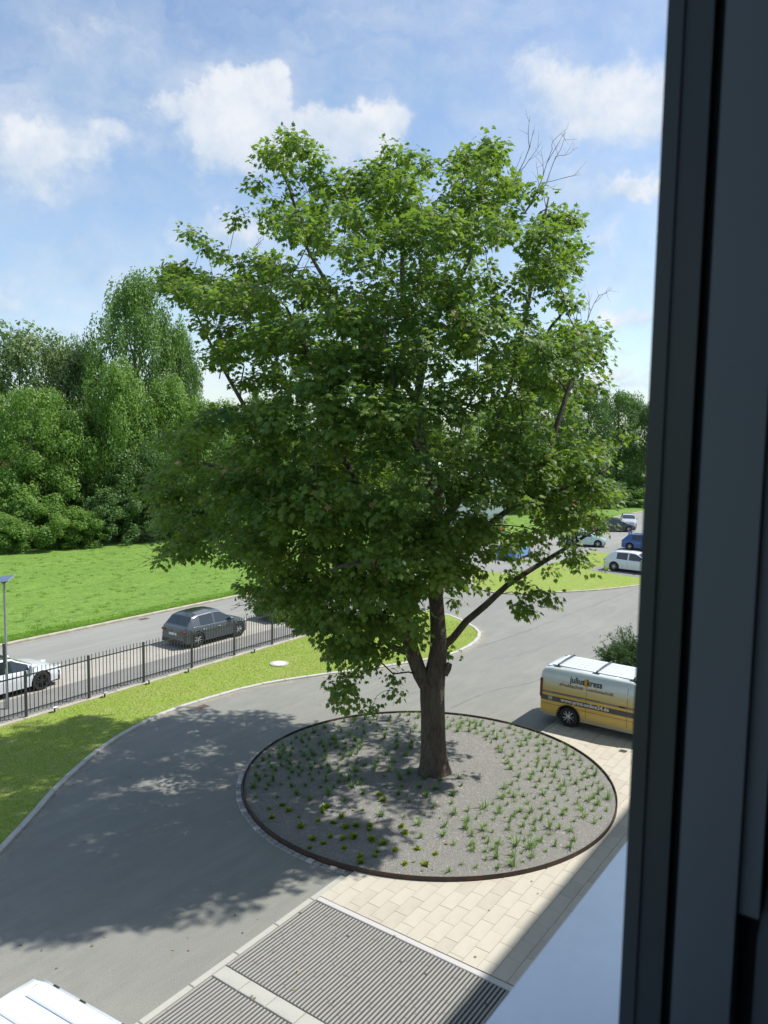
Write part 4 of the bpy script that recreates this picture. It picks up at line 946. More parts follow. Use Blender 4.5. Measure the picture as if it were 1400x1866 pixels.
# ------------------------------------------------------------------ the maple
TB = np.array([TR[0], TR[1], .12])
def seg(*pts):                               # scaffold point: pixel, pixel, depth offset from the trunk
    return np.array([at_d(x, y, 21.05+d) for x, y, d in pts])
trunk = [(792, 1412, 0), (791, 1390, 0), (790, 1350, 0), (789, 1300, 0), (788, 1262, 0), (793, 1225, 0), (799, 1185, 0), (798, 1140, 0), (795, 1095, .05), (791, 1030, .1)]
SC = {
 'A': [(791, 1030, .1), (787, 950, .2), (775, 850, .3), (765, 740, .4), (760, 650, .5), (740, 540, .5), (722, 430, .3), (718, 320, .2)],
 'B': [(792, 1040, .1), (812, 960, .5), (846, 900, .9), (880, 860, 1.2), (925, 780, 1.8), (965, 715, 2.0), (1000, 620, 2.2), (1035, 560, 2.2)],
 'C': [(764, 700, .45), (792, 600, 0), (818, 540, -.2), (850, 470, -.3), (872, 370, -.3), (893, 300, -.3)],
 'D': [(788, 1262, 0), (768, 1228, -.1), (750, 1190, -.2), (741, 1140, -.4), (728, 1060, -1.0), (690, 960, -1.6), (640, 860, -2.2), (600, 760, -2.6), (560, 650, -2.8), (522, 560, -2.6)],
 'E': [(741, 1140, -.4), (690, 1060, .5), (620, 980, 1.2), (540, 920, 1.6), (440, 870, 1.8), (350, 850, 1.8), (285, 880, 1.7)],
 'G': [(741, 1140, -.4), (720, 1080, -2.0), (700, 1035, -3.4), (655, 1020, -4.6), (600, 1040, -5.2)],
 'K': [(750, 1190, -.2), (715, 1172, -.9), (680, 1150, -1.6), (650, 1165, -2.2), (630, 1200, -2.5)],
 'I': [(806, 1182, 0), (826, 1162, 0), (850, 1132, 0), (885, 1103, 0), (925, 1066, 0), (960, 1043, .1), (1010, 1012, .5), (1070, 975, .9), (1110, 950, 1.0)],
 'J': [(793, 1080, .05), (840, 1010, -.8), (890, 960, -1.8), (960, 920, -2.4), (1040, 880, -2.8), (1115, 850, -2.6)],
 'M': [(790, 1020, .1), (800, 950, 2.0), (802, 880, 3.5), (792, 800, 4.6), (782, 700, 5.2)],
 'O': [(778, 880, .3), (760, 830, -1.6), (738, 770, -3.2), (715, 690, -4.4), (700, 600, -4.8)],
 'P': [(765, 740, .4), (705, 650, .9), (625, 560, 1.5), (565, 450, 1.8), (530, 350, 1.8), (500, 285, 1.7)],
 'Q': [(540, 920, 1.6), (455, 760, 2.3), (400, 650, 2.5), (345, 545, 2.5)],
 'S': [(880, 860, 1.2), (930, 700, .4), (962, 560, .2), (985, 430, .3), (1000, 360, .4)],
 'T': [(960, 920, -2.4), (1010, 800, -2.4), (1050, 690, -2.0), (1080, 630, -1.6)],
}
nodes, par = [], []; npath = []
def addpath(P, parent, step=.35):
    S = smooth_line(P, step); last = parent; ids = []
    for i, p in enumerate(S):
        if i == 0 and parent is not None: continue
        nodes.append(np.array(p)); par.append(last if last is not None else -1)
        npath.append(0 if last is None else npath[last]+float(np.linalg.norm(p-nodes[last]))); last = len(nodes)-1; ids.append(last)
    return ids
tr_ids = addpath(seg(*trunk), None, .22); scaf = {}
for k in 'ABCDEGKIJMOPQST':
    P = seg(*SC[k]); P[1:-1] += rng.normal(0, .0 if k == 'I' else .07, P[1:-1].shape); nn = np.array(nodes); j = int(np.argmin(np.linalg.norm(nn-P[0], axis=1))); scaf[k] = (j, addpath(P, j))
n_scaf = len(nodes)
# crown envelope: blobs seen from the window, filled through the crown's depth
BL = [(620,345,62),(560,400,75),(690,400,110),(730,320,55),(760,285,28),(718,275,28),(860,330,72),(893,295,36),(905,400,85),(800,430,110),(975,340,24),(990,470,62),(1015,405,36),
 (1045,445,20),(1063,440,16),(1030,400,20),(610,470,95),(515,250,34),(470,270,17),(530,285,30),(462,335,24),(470,375,22),(500,365,18),(350,420,20),(432,392,24),(455,385,16),(385,455,26),(430,475,26),(330,505,48),(380,540,56),(440,540,62),(500,500,55),(360,590,34),(410,640,42),
 (560,580,110),(690,560,130),(820,560,120),(930,540,80),(1000,500,55),(1040,545,36),(1070,610,45),(1085,640,24),(1020,640,70),(950,650,90),
 (560,680,110),(470,640,60),(500,760,90),(640,700,140),(780,700,140),(900,740,110),(1000,730,85),(1050,700,30),(1075,800,52),(1010,820,80),(1110,830,30),(1140,800,18),
 (420,760,60),(330,790,55),(290,830,40),(280,900,38),(350,880,80),(440,860,95),(290,950,26),(330,1000,34),(395,1000,42),(300,1015,20),(350,960,60),(450,960,80),(560,850,120),(680,850,140),(800,850,110),(900,860,100),(1010,900,85),(1090,900,42),(1080,960,42),(1060,1010,34),(1090,1035,18),
 (560,970,110),(660,980,110),(760,960,80),(480,1040,55),(450,1080,24),(520,1090,45),(540,1140,26),(600,1080,70),(690,1080,75),(660,1150,52),(620,1180,30),(630,1225,26),(655,1250,20),(680,1210,24),(625,1270,14),(652,1283,10),(683,1287,8),(722,1262,17),(715,1235,12),(735,1110,40),
 (830,1000,55),(820,1050,34),(870,1045,24),(790,1010,40),(900,980,50),(960,1000,52),(1010,1030,34),(975,1075,20),(968,1108,18),(985,1120,14),(955,1090,14),(940,1050,20),(770,1080,30),(835,1090,12),(826,1185,9),(870,960,50),(770,1140,14)]
BLa = np.array(BL, float)
def depth_half(px, py):
    q = ((px-720)/470)**2+((py-740)/520)**2; return 6.3*math.sqrt(max(.05, 1-q))
gapN = rng.normal(0, 1, (26, 3)); gapN = gapN/np.linalg.norm(gapN, axis=1)[:, None]*rng.uniform(2.0, 4.2, (26, 1)); gapP = rng.random(26)*6.28
def clump(p): return float(np.mean(np.sin(gapN@p+gapP)))*3.6
tufts = []; wts = BLa[:, 2]**2*np.array([depth_half(x, y)+.6 for x, y, _ in BLa]); wts /= wts.sum()
grid = {}
def near(p, d):
    k = tuple(np.floor(p/.6).astype(int))
    for a in (-1, 0, 1):
        for b in (-1, 0, 1):
            for c in (-1, 0, 1):
                for q in grid.get((k[0]+a, k[1]+b, k[2]+c), ()):
                    if (q[0]-p[0])**2+(q[1]-p[1])**2+(q[2]-p[2])**2 < d*d: return True
    return False
def addt(p, s): tufts.append((p, s)); grid.setdefault(tuple(np.floor(p/.6).astype(int)), []).append(p)
for bx0, by0, br0 in BL:                     # every blob gets at least its own core
    for _ in range(max(1, int((br0/26)**2*(1 if br0 < 60 else .45)))):
        q = random.uniform(0, 6.28); rr0 = br0*.62*math.sqrt(random.random()); dh = depth_half(bx0, by0)
        d = random.choice((-1, 1))*dh*random.uniform(.35, .9) if br0 > 30 else random.uniform(-.45, .45)*dh
        p = at_d(bx0+rr0*math.cos(q), by0+rr0*math.sin(q), 21.05+d)
        if br0 < 26:
            j = np.array([at_d(*c_[:2], 21.05+c_[2]) for k_ in SC.values() for c_ in k_[2:]]); m_ = j[np.argmin(np.linalg.norm((j-p)-np.outer((j-p)@FH, FH), axis=1))]
            d = float(m_[:2]@FH[:2])-21.05+random.uniform(-.35, .35); p = at_d(bx0+rr0*math.cos(q), by0+rr0*math.sin(q), 21.05+d)
        if not near(p, .30): addt(p, min(1, .55+br0/90))
lobes = []; tries = 0
while len(lobes) < 205 and tries < 14000:
    tries += 1; bx0, by0, br0 = BL[int(rng.choice(len(BL), p=wts))]
    if br0 < 30: continue
    q = random.uniform(0, 6.283); lr = random.uniform(.50, .95); rr0 = max(0, br0-lr*52)*math.sqrt(random.random()); px, py = bx0+rr0*math.cos(q), by0+rr0*math.sin(q)
    dh = depth_half(px, py)*(1 if br0 > 40 else .6)
    if random.random() < (.78 if py > 560 else .6): d = (-1 if random.random() < .6 else 1)*dh*random.uniform(.55, 1.0); d = d*.84 if d < 0 else d
    else: d = random.uniform(-.6, .6)*dh
    if 735 < px < 860 and py > 1040 and d < 3: continue
    p = at_d(px, py, 21.05+d)
    if p[2]-lr < 2.6 and br0 > 60: continue
    lim = 1.02 if py > 560 else 1.12
    if any(np.linalg.norm((p-l_)*np.array([1, 1, 1.25])) < lim for l_, _ in lobes): continue
    lobes.append((p, lr))
for px, py, d, lr in [(560, 1060, -1.2, .85), (500, 1040, .6, .9), (470, 1075, 1.0, .55), (540, 1110, .2, .65), (620, 1090, -2.4, .9), (650, 1130, -2.0, .85), (690, 1090, -3.0, .85), (600, 1030, 1.6, .9), (655, 1190, -2.3, .6), (620, 1180, -2.2, .5), (640, 1245, -2.3, .42),
        (700, 1150, -1.5, .6), (730, 1060, -3.2, .8), (780, 1020, -2.4, .7), (760, 1070, -1.6, .5), (820, 1030, -1.6, .6), (850, 1060, -1.2, .4), (330, 1000, 1.8, .6), (400, 985, 1.8, .8), (300, 930, 1.8, .6), (420, 930, .2, 1.0), (560, 960, -3.6, 1.0), (470, 900, -2.4, 1.0), (760, 1005, -3.6, .75), (720, 1010, -4.0, .9), (790, 1045, -1.6, .5), (830, 960, -3.4, .8), (1000, 960, -2.8, .75), (1020, 1010, .2, .6), (1060, 960, .4, .75), (1040, 900, -2.8, .8), (1000, 850, -2.6, .85), (930, 900, -3.2, .85), (1050, 830, -1.8, .8), (700, 1190, -1.4, .45), (735, 1120, -1.6, .5), (590, 1140, -1.2, .7), (980, 1090, .2, .45), (965, 1115, .2, .35), (745, 1160, -.9, .35)]:
    lobes.append((at_d(px, py, 21.05+d), lr))
for px, py, d, lr in [(518, 256, 1.7, .38), (470, 275, 1.7, .28), (465, 338, 1.8, .28), (500, 372, 1.8, .30), (350, 422, 2.4, .24), (440, 392, 1.9, .30), (398, 468, 2.3, .36), (330, 505, 2.5, .55), (385, 548, 2.4, .62), (440, 500, 1.9, .40), (430, 610, 2.2, .60), (470, 560, 1.8, .6), (370, 600, 2.4, .4), (410, 660, 2.3, .5), (560, 330, 1.6, .5), (600, 350, 1.4, .6), (560, 440, 1.5, .7), (500, 500, 1.6, .6),
        (640, 330, 1.0, .6), (690, 320, .5, .55), (725, 285, .2, .4), (770, 300, 0, .4), (850, 310, -.3, .6), (893, 290, -.3, .35), (910, 350, 0, .5), (975, 345, .3, .3), (1015, 400, .4, .35), (1050, 400, .5, .22), (1063, 440, .5, .22), (1035, 475, .6, .35), (1005, 500, .5, .5), (1040, 550, 1.5, .4), (1075, 610, 1.0, .5), (1085, 655, .6, .35), (1040, 640, 1.6, .6), (520, 620, 2.0, .8), (480, 700, 2.4, .8), (540, 1000, -1.0, .8), (480, 980, 1.5, .8), (600, 1000, -1.8, .8), (520, 1050, -1.4, .6), (580, 1080, -1.0, .6), (450, 1010, .6, .6), (660, 1040, -2.6, .8), (560, 1120, -.6, .5), (600, 1120, -1.6, .55), (300, 900, 1.8, .5), (340, 960, 1.8, .5)]:
    lobes.append((at_d(px, py, 21.05+d), lr))
for lc, lr in lobes:
    nt_ = int(14*(lr/.9)**2)+2
    for _ in range(nt_):
        v = rng.normal(0, 1, 3); v /= np.linalg.norm(v); v[2] = abs(v[2])*.9-.35*random.random(); p = lc+v*np.array([1, 1, .80])*lr*random.uniform(.72, 1.05)
        if not near(p, .27): addt(p, .78)
# connect every tuft to the growing skeleton
TP = np.array([t[0] for t in tufts]); fork = nodes[tr_ids[-6]]
order = np.argsort(np.linalg.norm(TP-fork, axis=1)); cap = len(nodes)+len(TP)*8
NA = np.zeros((cap, 3)); PA = np.zeros(cap); NA[:len(nodes)] = nodes; PA[:len(nodes)] = npath; cnt = len(nodes)
par = par+[0]*(cap-len(par)); ends = {}
first_ok = tr_ids[-5]
for ti in order:
    p = TP[ti]; D = np.linalg.norm(NA[:cnt]-p, axis=1); vert = NA[:cnt, 2]-p[2]
    cst = D+.22*PA[:cnt]+np.where(vert > .3, .35*vert, 0); cst[:first_ok] = 1e9
    j = int(np.argmin(cst)); a = NA[j].copy(); dist = D[j]; ns = max(2, int(dist/.28)); ns = min(ns, 7)
    side = rng.normal(0, .09*dist, 3); side[2] -= .0; prev = j; sag = .10*dist
    for k in range(1, ns+1):
        t = k/ns; q = a+(p-a)*t+side*math.sin(math.pi*t)+np.array([0, 0, sag*math.sin(math.pi*t)]); NA[cnt] = q; PA[cnt] = PA[prev]+np.linalg.norm(q-NA[prev]); par[cnt] = prev; prev = cnt; cnt += 1
    ends[ti] = prev
NA = NA[:cnt]; par = np.array(par[:cnt])
rad2 = np.zeros(cnt); kids_n = np.zeros(cnt, int)
for i in range(cnt-1, 0, -1):
    if rad2[i] == 0: rad2[i] = .0065**2.25
    if par[i] >= 0: rad2[par[i]] += rad2[i]*1.0; kids_n[par[i]] += 1
rad = rad2**(1/2.25)
tapers = [(.47, 0), (.40, .25), (.355, .7), (.335, 1.6), (.345, 2.5), (.25, 3.4), (.215, 4.3), (.20, 5.2), (.17, 6.5)]
for i in tr_ids: rad[i] = np.interp(PA[i], [b for a, b in tapers], [a for a, b in tapers])
for k, (j, ids) in scaf.items():
    r0 = {'A': .165, 'D': .215, 'B': .145, 'I': .095, 'E': .12, 'J': .11, 'G': .10, 'M': .11}.get(k, .085); n = len(ids)
    for m_, i in enumerate(ids): rad[i] = max(min(rad[i], r0), r0*(1-m_/n)**.8*.92+.016)
tree = empty('maple_tree', tuple(TB), 0, 'large green maple standing in the round gravel bed', 'tree')
inv = -TB
def chain_tube(mb, ids, rads, n): mb.tube([NA[i]+inv for i in ids], rads, n)
tk = MB(); ids = tr_ids; rs = [rad[i] for i in ids]
pts = np.array([NA[i]+inv for i in ids])
# trunk with flare and uneven cross-section
nn_ = 28; V_ = []
for i, (p, r) in enumerate(zip(pts, rs)):
    for k in range(nn_):
        a = 2*math.pi*k/nn_; h_ = PA[ids[i]]; fl = math.exp(-h_*3.2)*.11
        rr0 = r*(1+.035*math.sin(3*a+h_*1.1)+.03*math.sin(5*a-h_*.7+1)+.018*math.sin(9*a+h_*2.3))+fl*(.55+.45*math.sin(5*a+.6))
        V_.append((p[0]+rr0*math.cos(a), p[1]+rr0*math.sin(a), p[2]-(.12 if i == 0 else 0)))
Fc = [(i*nn_+k, i*nn_+(k+1) % nn_, (i+1)*nn_+(k+1) % nn_, (i+1)*nn_+k) for i in range(len(pts)-1) for k in range(nn_)]
link('trunk', mesh('trunk', V_, Fc+[tuple((len(pts)-1)*nn_+k for k in range(nn_))], True), bark_m, tree)
kn = at_d(816, 1213, 20.98)+inv; MB().tube([kn+np.array([-.12*Rt[0], -.12*Rt[1], -.22]), kn+np.array([0, 0, -.05]), kn+np.array([.06*Rt[0], .06*Rt[1], .07])], [.15, .12, .075], 10).build('branch_stub', bark_m, tree, True)
for k, (j, ids) in scaf.items():
    q = MB(); full = [j]+ids; rs = [max(rad[ids[0]], min(rad[j], rad[ids[0]]*1.25))]+[rad[i] for i in ids]
    chain_tube(q, full, rs, 10 if k in 'ABDI' else 8); q.build('limb', bark_m, tree, True)
# small branches: chains from tips down to the scaffold
q = MB(); done = np.zeros(cnt, bool); done[:n_scaf] = True
endset = sorted(set(ends.values()), key=lambda e_: -PA[e_])
for e_ in endset:
    ch = [e_]; i = e_
    while not done[i]:
        done[i] = True; i = par[i]; ch.append(i)
    if len(ch) > 1:
        ch = ch[::-1]; rs = [min(rad[ch[0]], rad[ch[1]]*1.3)]+[rad[i] for i in ch[1:]]; chain_tube(q, ch, rs, 5 if max(rs) < .05 else 7)
o = q.build('branches', bark_m, tree, True); o['kind'] = 'stuff'
# bare dead twigs sticking out of the crown
def bare(px0, py0, d0, px1, py1, spread, n):
    q = MB(); a = at_d(px0, py0, 21.05+d0); b = at_d(px1, py1, 21.05+d0+.4)
    def grow(p, d, ln, r, lv):
        P = [p]; dd = d.copy()
        for k in range(5):
            dd = dd+rng.normal(0, .13, 3)+np.array([0, 0, .05]); dd /= np.linalg.norm(dd); P.append(P[-1]+dd*ln/5)
        q.tube([x+inv for x in P], np.linspace(r, r*.35, 6), 5)
        if lv > 0:
            for k in (2, 3, 4, 5) if lv > 1 else (2, 4):
                s = dd+rng.normal(0, .55, 3); s /= np.linalg.norm(s); grow(P[k], s, ln*random.uniform(.38, .6), r*.5, lv-1)
    for i in range(n):
        tgt = b+rng.normal(0, spread, 3); d = tgt-a; ln = np.linalg.norm(d); grow(a, d/ln, ln*.95, .020, 2)
    q.build('bare_twig', deadtwig_m, tree)
bare(915, 375, .2, 975, 285, .25, 1); bare(955, 390, .3, 1030, 300, .25, 2); bare(975, 440, .3, 1035, 385, .2, 1); bare(1030, 660, 1.5, 1062, 555, .1, 1); bare(1050, 610, 1.5, 1125, 545, .1, 1)
bare(960, 570, 1.0, 985, 530, .2, 2); bare(455, 480, 2.0, 462, 440, .1, 1); bare(400, 690, 2.0, 415, 575, .15, 1); bare(330, 1005, 1.8, 262, 1000, .12, 2); bare(470, 1100, .5, 432, 1088, .1, 1); bare(820, 355, 0, 842, 300, .1, 1); bare(985, 1105, .3, 1012, 1108, .05, 1)
# leaves
OUT = np.array([(0, 0), (.10, .0), (.30, -.13), (.26, .12), (.56, .20), (.38, .38), (.46, .66), (.20, .58), (.0, 1.0), (-.20, .58), (-.46, .66), (-.38, .38), (-.56, .20), (-.26, .12), (-.30, -.13), (-.10, .0)])
LF = [(0, 1, 3), (1, 2, 3), (0, 3, 5), (3, 4, 5), (0, 5, 7), (5, 6, 7), (0, 7, 9), (7, 8, 9), (0, 9, 11), (9, 10, 11), (0, 11, 13), (11, 12, 13), (0, 13, 15), (13, 14, 15)]
LF = np.array([t for t in LF]); NV = len(OUT)
LZ = -.22*(OUT[:, 0]**2)*1.6-.10*OUT[:, 1]**2; LZ[[4, 12]] -= .05; LZ[8] -= .06
axis_c = np.array([at_d(740, 800, 21.05)[0], at_d(740, 800, 21.05)[1], 8.0])
Ps, Ss, To, Ce = [], [], [], []
tone_t = rng.normal(0, .10, len(tufts))
for ti, (p, s) in enumerate(tufts):
    n = int(54*s*random.uniform(.7, 1.25)); rad_t = .40*(.72+.35*s); Ce.append(np.repeat(p[None], n, 0))
    v = rng.normal(0, 1, (n, 3)); v /= np.linalg.norm(v, axis=1)[:, None]; v *= (rng.random((n, 1))**.45)*rad_t; v[:, 2] = v[:, 2]*.72-.06
    Ps.append(p+v); To.append(np.full(n, tone_t[ti])); Ss.append(rng.uniform(.095, .175, n))
    if random.random() < .10:                # bunch of reddish keys or withered leaves
        k = max(2, n//7); To[-1][:k] += 2.0; Ps[-1][:k] = p+rng.normal(0, .10, (k, 3)); Ss[-1][:k] *= .62
Ps = np.concatenate(Ps); Ss = np.concatenate(Ss); To = np.concatenate(To); n = len(Ps)
loc = Ps-np.concatenate(Ce); loc /= np.linalg.norm(loc, axis=1)[:, None]+1e-6
outw = Ps-axis_c; outw /= np.linalg.norm(outw, axis=1)[:, None]
d = outw*.30+loc*.75+rng.normal(0, .38, (n, 3)); d[:, 2] -= .45; d /= np.linalg.norm(d, axis=1)[:, None]
up = np.array([0, 0, .9])+outw*.35+loc*.5+rng.normal(0, .26, (n, 3)); nr_ = up-d*np.sum(up*d, 1)[:, None]; nr_ /= np.linalg.norm(nr_, axis=1)[:, None]
sd = np.cross(d, nr_); curl = rng.uniform(.5, 1.6, n)
def leafverts(i0, i1):
    a = slice(i0, i1)
    return (Ps[a, None, :]+Ss[a, None, None]*(OUT[None, :, 0, None]*sd[a, None, :]*1.0+OUT[None, :, 1, None]*d[a, None, :]+(LZ[None, :, None]*curl[a, None, None])*nr_[a, None, :])+inv).astype(np.float32)
tone = np.clip(.44+To+rng.normal(0, .17, n), 0, None); tone = np.where(tone > 1.5, 1.0, np.clip(tone, 0, .92)); tone = np.where(rng.random(n) < .008, 1.0, tone)
camd = np.linalg.norm(Ps-np.array([0, 0, H]), axis=1); order = np.argsort(camd); Ps, Ss, d, nr_, sd, curl, tone = [x[order] for x in (Ps, Ss, d, nr_, sd, curl, tone)]
maple_m = leafmat('maple_leaf', (.034, .114, .028), (.205, .285, .048), (.38, .24, .11), trans=.42, rough=.5, tcol=(.34, .54, .035), spec=.34)
NI = 300
V_ = leafverts(NI, n).reshape(-1, 3); Fq = (np.arange(n-NI)*NV)[:, None, None]+LF[None]; me = mesh('foliage', V_, Fq.reshape(-1, 3)); tone_attr(me, np.repeat(tone[NI:], len(LF)))
o = link('foliage', me, maple_m, tree); o['kind'] = 'stuff'
LV = leafverts(0, NI)
for i in range(NI):
    c = LV[i].mean(0); me = mesh('leaf', LV[i]-c, LF); tone_attr(me, np.full(len(LF), tone[i])); link('leaf', me, maple_m, tree, tuple(map(float, c)))

# ------------------------------------------------------------------ background trees and shrubs
bgA = leafmat('leaf_bg_green', (0.084, 0.175, 0.042), (0.190, 0.303, 0.067), trans=.3, rough=.55, tcol=(0.224, 0.403, 0.031))
bgB = leafmat('leaf_bg_bright', (0.098, 0.207, 0.039), (0.207, 0.336, 0.067), trans=.4, rough=.55, tcol=(0.268, 0.464, 0.037))
bgC = leafmat('leaf_bg_dark', (0.061, 0.134, 0.034), (0.128, 0.221, 0.054), trans=.3, rough=.55, tcol=(0.134, 0.295, 0.030))
bgD = leafmat('leaf_bg_willow', (0.134, 0.208, 0.077), (0.242, 0.322, 0.124), trans=.3, rough=.55, tcol=(0.242, 0.376, 0.062))
def crown_mesh(seed, shape, n, card, nb, mt, low=.04):
    """unit crown: x,y in -.5..+.5, z 0..1, made of leaf cards gathered in clumps"""
    r = np.random.default_rng(seed); C0 = []
    while len(C0) < nb:
        z = r.uniform(low, .97); a = r.uniform(0, 6.283)
        if shape == 'round': R_ = .5*math.sqrt(max(0, 1-((z-.52)/.50)**2))*(1+.18*math.sin(2*a+seed)+.12*math.sin(3*a+5*z+seed))
        elif shape == 'poplar': R_ = .5*min(1, (1.02-z)*2.6)**.7*min(1, z*3+.35)*(1+.22*math.sin(3*a+seed)+.12*math.sin(7*a+9*z))
        else: R_ = .5*(min(1, (1-z)*3))**.6*min(1, .75+z)
        q = R_*(r.random()**.35)*.92; C0.append((q*math.cos(a), q*math.sin(a), z*.94))
    C0 = np.array(C0); br = r.uniform(.055, .12, nb)*(1.15 if shape != 'poplar' else .8)
    w = br**2; w /= w.sum(); k = r.choice(nb, n, p=w); v = r.normal(0, 1, (n, 3)); v /= np.linalg.norm(v, axis=1)[:, None]; v *= r.random((n, 1))**.30
    sq = np.array([1.1, 1.1, .82]) if shape == 'round' else (np.array([.8, .8, 1.15]) if shape == 'poplar' else np.array([1.05, 1.05, 1.0]))
    P = C0[k]+v*br[k, None]*sq; P[:, 2] = np.abs(P[:, 2])
    nrm = v+np.array([0, 0, .5])+r.normal(0, .5, (n, 3)); nrm /= np.linalg.norm(nrm, axis=1)[:, None]
    t = np.cross(nrm, r.normal(0, 1, (n, 3))); t /= np.linalg.norm(t, axis=1)[:, None]; b = np.cross(nrm, t); s = card*r.uniform(.6, 1.35, (n, 1))
    V = np.stack([P-t*s, P+b*s*.62+t*s*.1, P+t*s*1.05, P-b*s*.62], 1).reshape(-1, 3)
    me = mesh('crown', V, np.arange(n*4).reshape(-1, 4)); tone_attr(me, np.clip(.5+r.normal(0, .16, nb)[k]+r.normal(0, .15, n), 0, .93)); me.materials.append(mt); return me
CM = {'round1': crown_mesh(1, 'round', 27000, .0112, 110, bgA), 'round2': crown_mesh(2, 'round', 27000, .0112, 120, bgB), 'round3': crown_mesh(3, 'round', 24000, .0112, 90, bgC), 'round4': crown_mesh(8, 'round', 25000, .0110, 105, bgD),
      'poplar': crown_mesh(4, 'poplar', 40000, .0088, 280, bgA), 'bush1': crown_mesh(5, 'bush', 15000, .0165, 75, bgB), 'bush2': crown_mesh(6, 'bush', 15000, .0165, 75, bgC), 'tall': crown_mesh(7, 'bush', 28000, .0112, 140, bgB)}
TM = {}
def bg_tree(name, label, cat, px, base_d, py_top, wpx, kind, low=.12, group=None, rz=None):
    g0 = at_d(px, 1000, base_d); top = at_d(px, py_top, base_d)[2]; w = wpx*base_d/1400*1.0
    g = empty(name, (g0[0], g0[1], .08), rz if rz is not None else random.uniform(0, 6.28), label, cat, group)
    hgt = top-.08; z0 = hgt*low
    o = link('crown', CM[kind], None, g, (0, 0, z0)); o.scale = (w, w*random.uniform(.85, 1.05), (hgt-z0)*1.02)
    if 'bush' not in kind:
        key = kind
        q = MB(); r0 = .012*hgt; q.tube([(0, 0, -.1), (.05, .02, hgt*.2), (-.05, .06, hgt*.45), (.08, 0, hgt*.75), (0, 0, hgt*.92)], [r0, r0*.8, r0*.6, r0*.35, .03], 8)
        for k in range(7):
            a = k*2.4+px; zb_ = hgt*(.25+.08*k); wk = w*(.35 if kind == 'poplar' else .8)*(1-.08*k); q.tube([(0, 0, zb_), (math.cos(a)*wk*.18, math.sin(a)*wk*.18, zb_+hgt*.07), (math.cos(a)*wk*.36, math.sin(a)*wk*.36, zb_+hgt*.15)], [r0*.4, r0*.25, .03], 5)
        q.build('trunk', bark_m, g, True)
    return g
bt = bg_tree
bt('poplar_tree', 'tall slender poplar rising above the other trees at left', 'tree', 250, 80, 492, 225, 'poplar', .10)
bt('poplar_tree', 'shorter poplar leaning in front of the gap beside the maple', 'tree', 330, 84, 592, 105, 'poplar', .10)
bt('willow_tree', 'loose grey-green tree at the top left with sky showing through', 'tree', 45, 78, 588, 260, 'round4', .05)
bt('willow_tree', 'grey-green tree touching the poplar on its left', 'tree', 128, 80, 612, 150, 'round4', .05)
bt('broadleaf_tree', 'bright green tree in front of the tall poplar', 'tree', 215, 72, 652, 165, 'tall', .08)
bt('broadleaf_tree', 'bright green rounded tree near the left picture edge', 'tree', 70, 68, 700, 175, 'round2', .06)
bt('broadleaf_tree', 'mid green tree cut off by the left picture edge', 'tree', -35, 68, 690, 150, 'round1', .06)
bt('broadleaf_tree', 'tree of mid green leaves right of the bright one, below the poplars', 'tree', 310, 76, 685, 150, 'tall', .08)
bt('broadleaf_tree', 'low pale green tree seen under the left maple boughs', 'tree', 395, 80, 722, 140, 'round2', .06)
bt('broadleaf_tree', 'tree low between the bright tree and the rounded tree', 'tree', 160, 74, 740, 150, 'round1', .05)
bt('broadleaf_tree', 'dark green tree low behind the maple twigs at left', 'tree', 270, 71, 800, 150, 'round3', .04)
for i, (px, dd, top, w, kd, lb) in enumerate([(480, 86, 715, 150, 'round1', 'dark tree just behind the left side of the maple crown'), (575, 90, 730, 160, 'round3', 'dark tree behind the middle left of the maple crown'), (670, 94, 725, 160, 'round1', 'dark tree straight behind the maple trunk line'),
        (760, 98, 735, 150, 'round3', 'tree behind the centre right of the maple crown'), (905, 112, 722, 170, 'round1', 'tree behind the right boughs of the maple'), (990, 118, 692, 170, 'round3', 'dark tree behind the right edge of the maple crown'),
        (1062, 124, 694, 120, 'round3', 'tall dark tree just clear of the maple at right'), (1118, 128, 708, 115, 'round1', 'dark tree between the maple and the window frame'), (1178, 124, 728, 120, 'round3', 'dark tree running behind the window frame')]):
    bt('broadleaf_tree', lb, 'tree', px, dd, top, w, kd, .05, 'trees beyond the far end of the field')
for i, (px, dd, top, w, kd, lb) in enumerate([(5, 61, 935, 90, 'bush1', 'bright shrub at the left picture edge by the field'), (75, 63, 920, 130, 'bush1', 'pale shrub at the field edge second from the left'), (140, 65, 925, 110, 'bush1', 'pale flowering shrub at the field edge under the dark tree'), (60, 66, 830, 150, 'bush1', 'tall bright shrub below the rounded tree at left'),
        (205, 67, 890, 110, 'bush2', 'dark shrub where the field edge begins to bend'), (265, 70, 880, 120, 'bush2', 'very dark shrub right of the bend in the field edge'), (330, 72, 870, 130, 'bush2', 'dark shrub below the lowest left maple bough'), (400, 75, 880, 130, 'bush2', 'dark shrub behind the low maple twigs'), (130, 69, 850, 120, 'bush2', 'dark tall shrub in the gap between the two bright shrubs'),
        (480, 80, 890, 140, 'bush2', 'dark shrub behind the maple, left of its trunk'), (570, 84, 890, 140, 'bush1', 'shrub behind the middle of the maple'), (660, 88, 885, 140, 'bush2', 'dark shrub behind the maple near its trunk'), (750, 92, 880, 140, 'bush2', 'dark shrub behind the maple trunk'), (940, 106, 880, 130, 'bush2', 'dark shrub right of the white house'), (1020, 112, 875, 130, 'bush2', 'dark hedge shrub behind the right maple leaves'), (1090, 118, 872, 130, 'bush2', 'dark hedge shrub above the black car'), (1165, 122, 870, 130, 'bush1', 'hedge shrub by the window frame edge')]):
    bt('shrub', lb, 'shrub', px, dd, top, w, kd, 0.0, 'shrubs along the far side of the field')
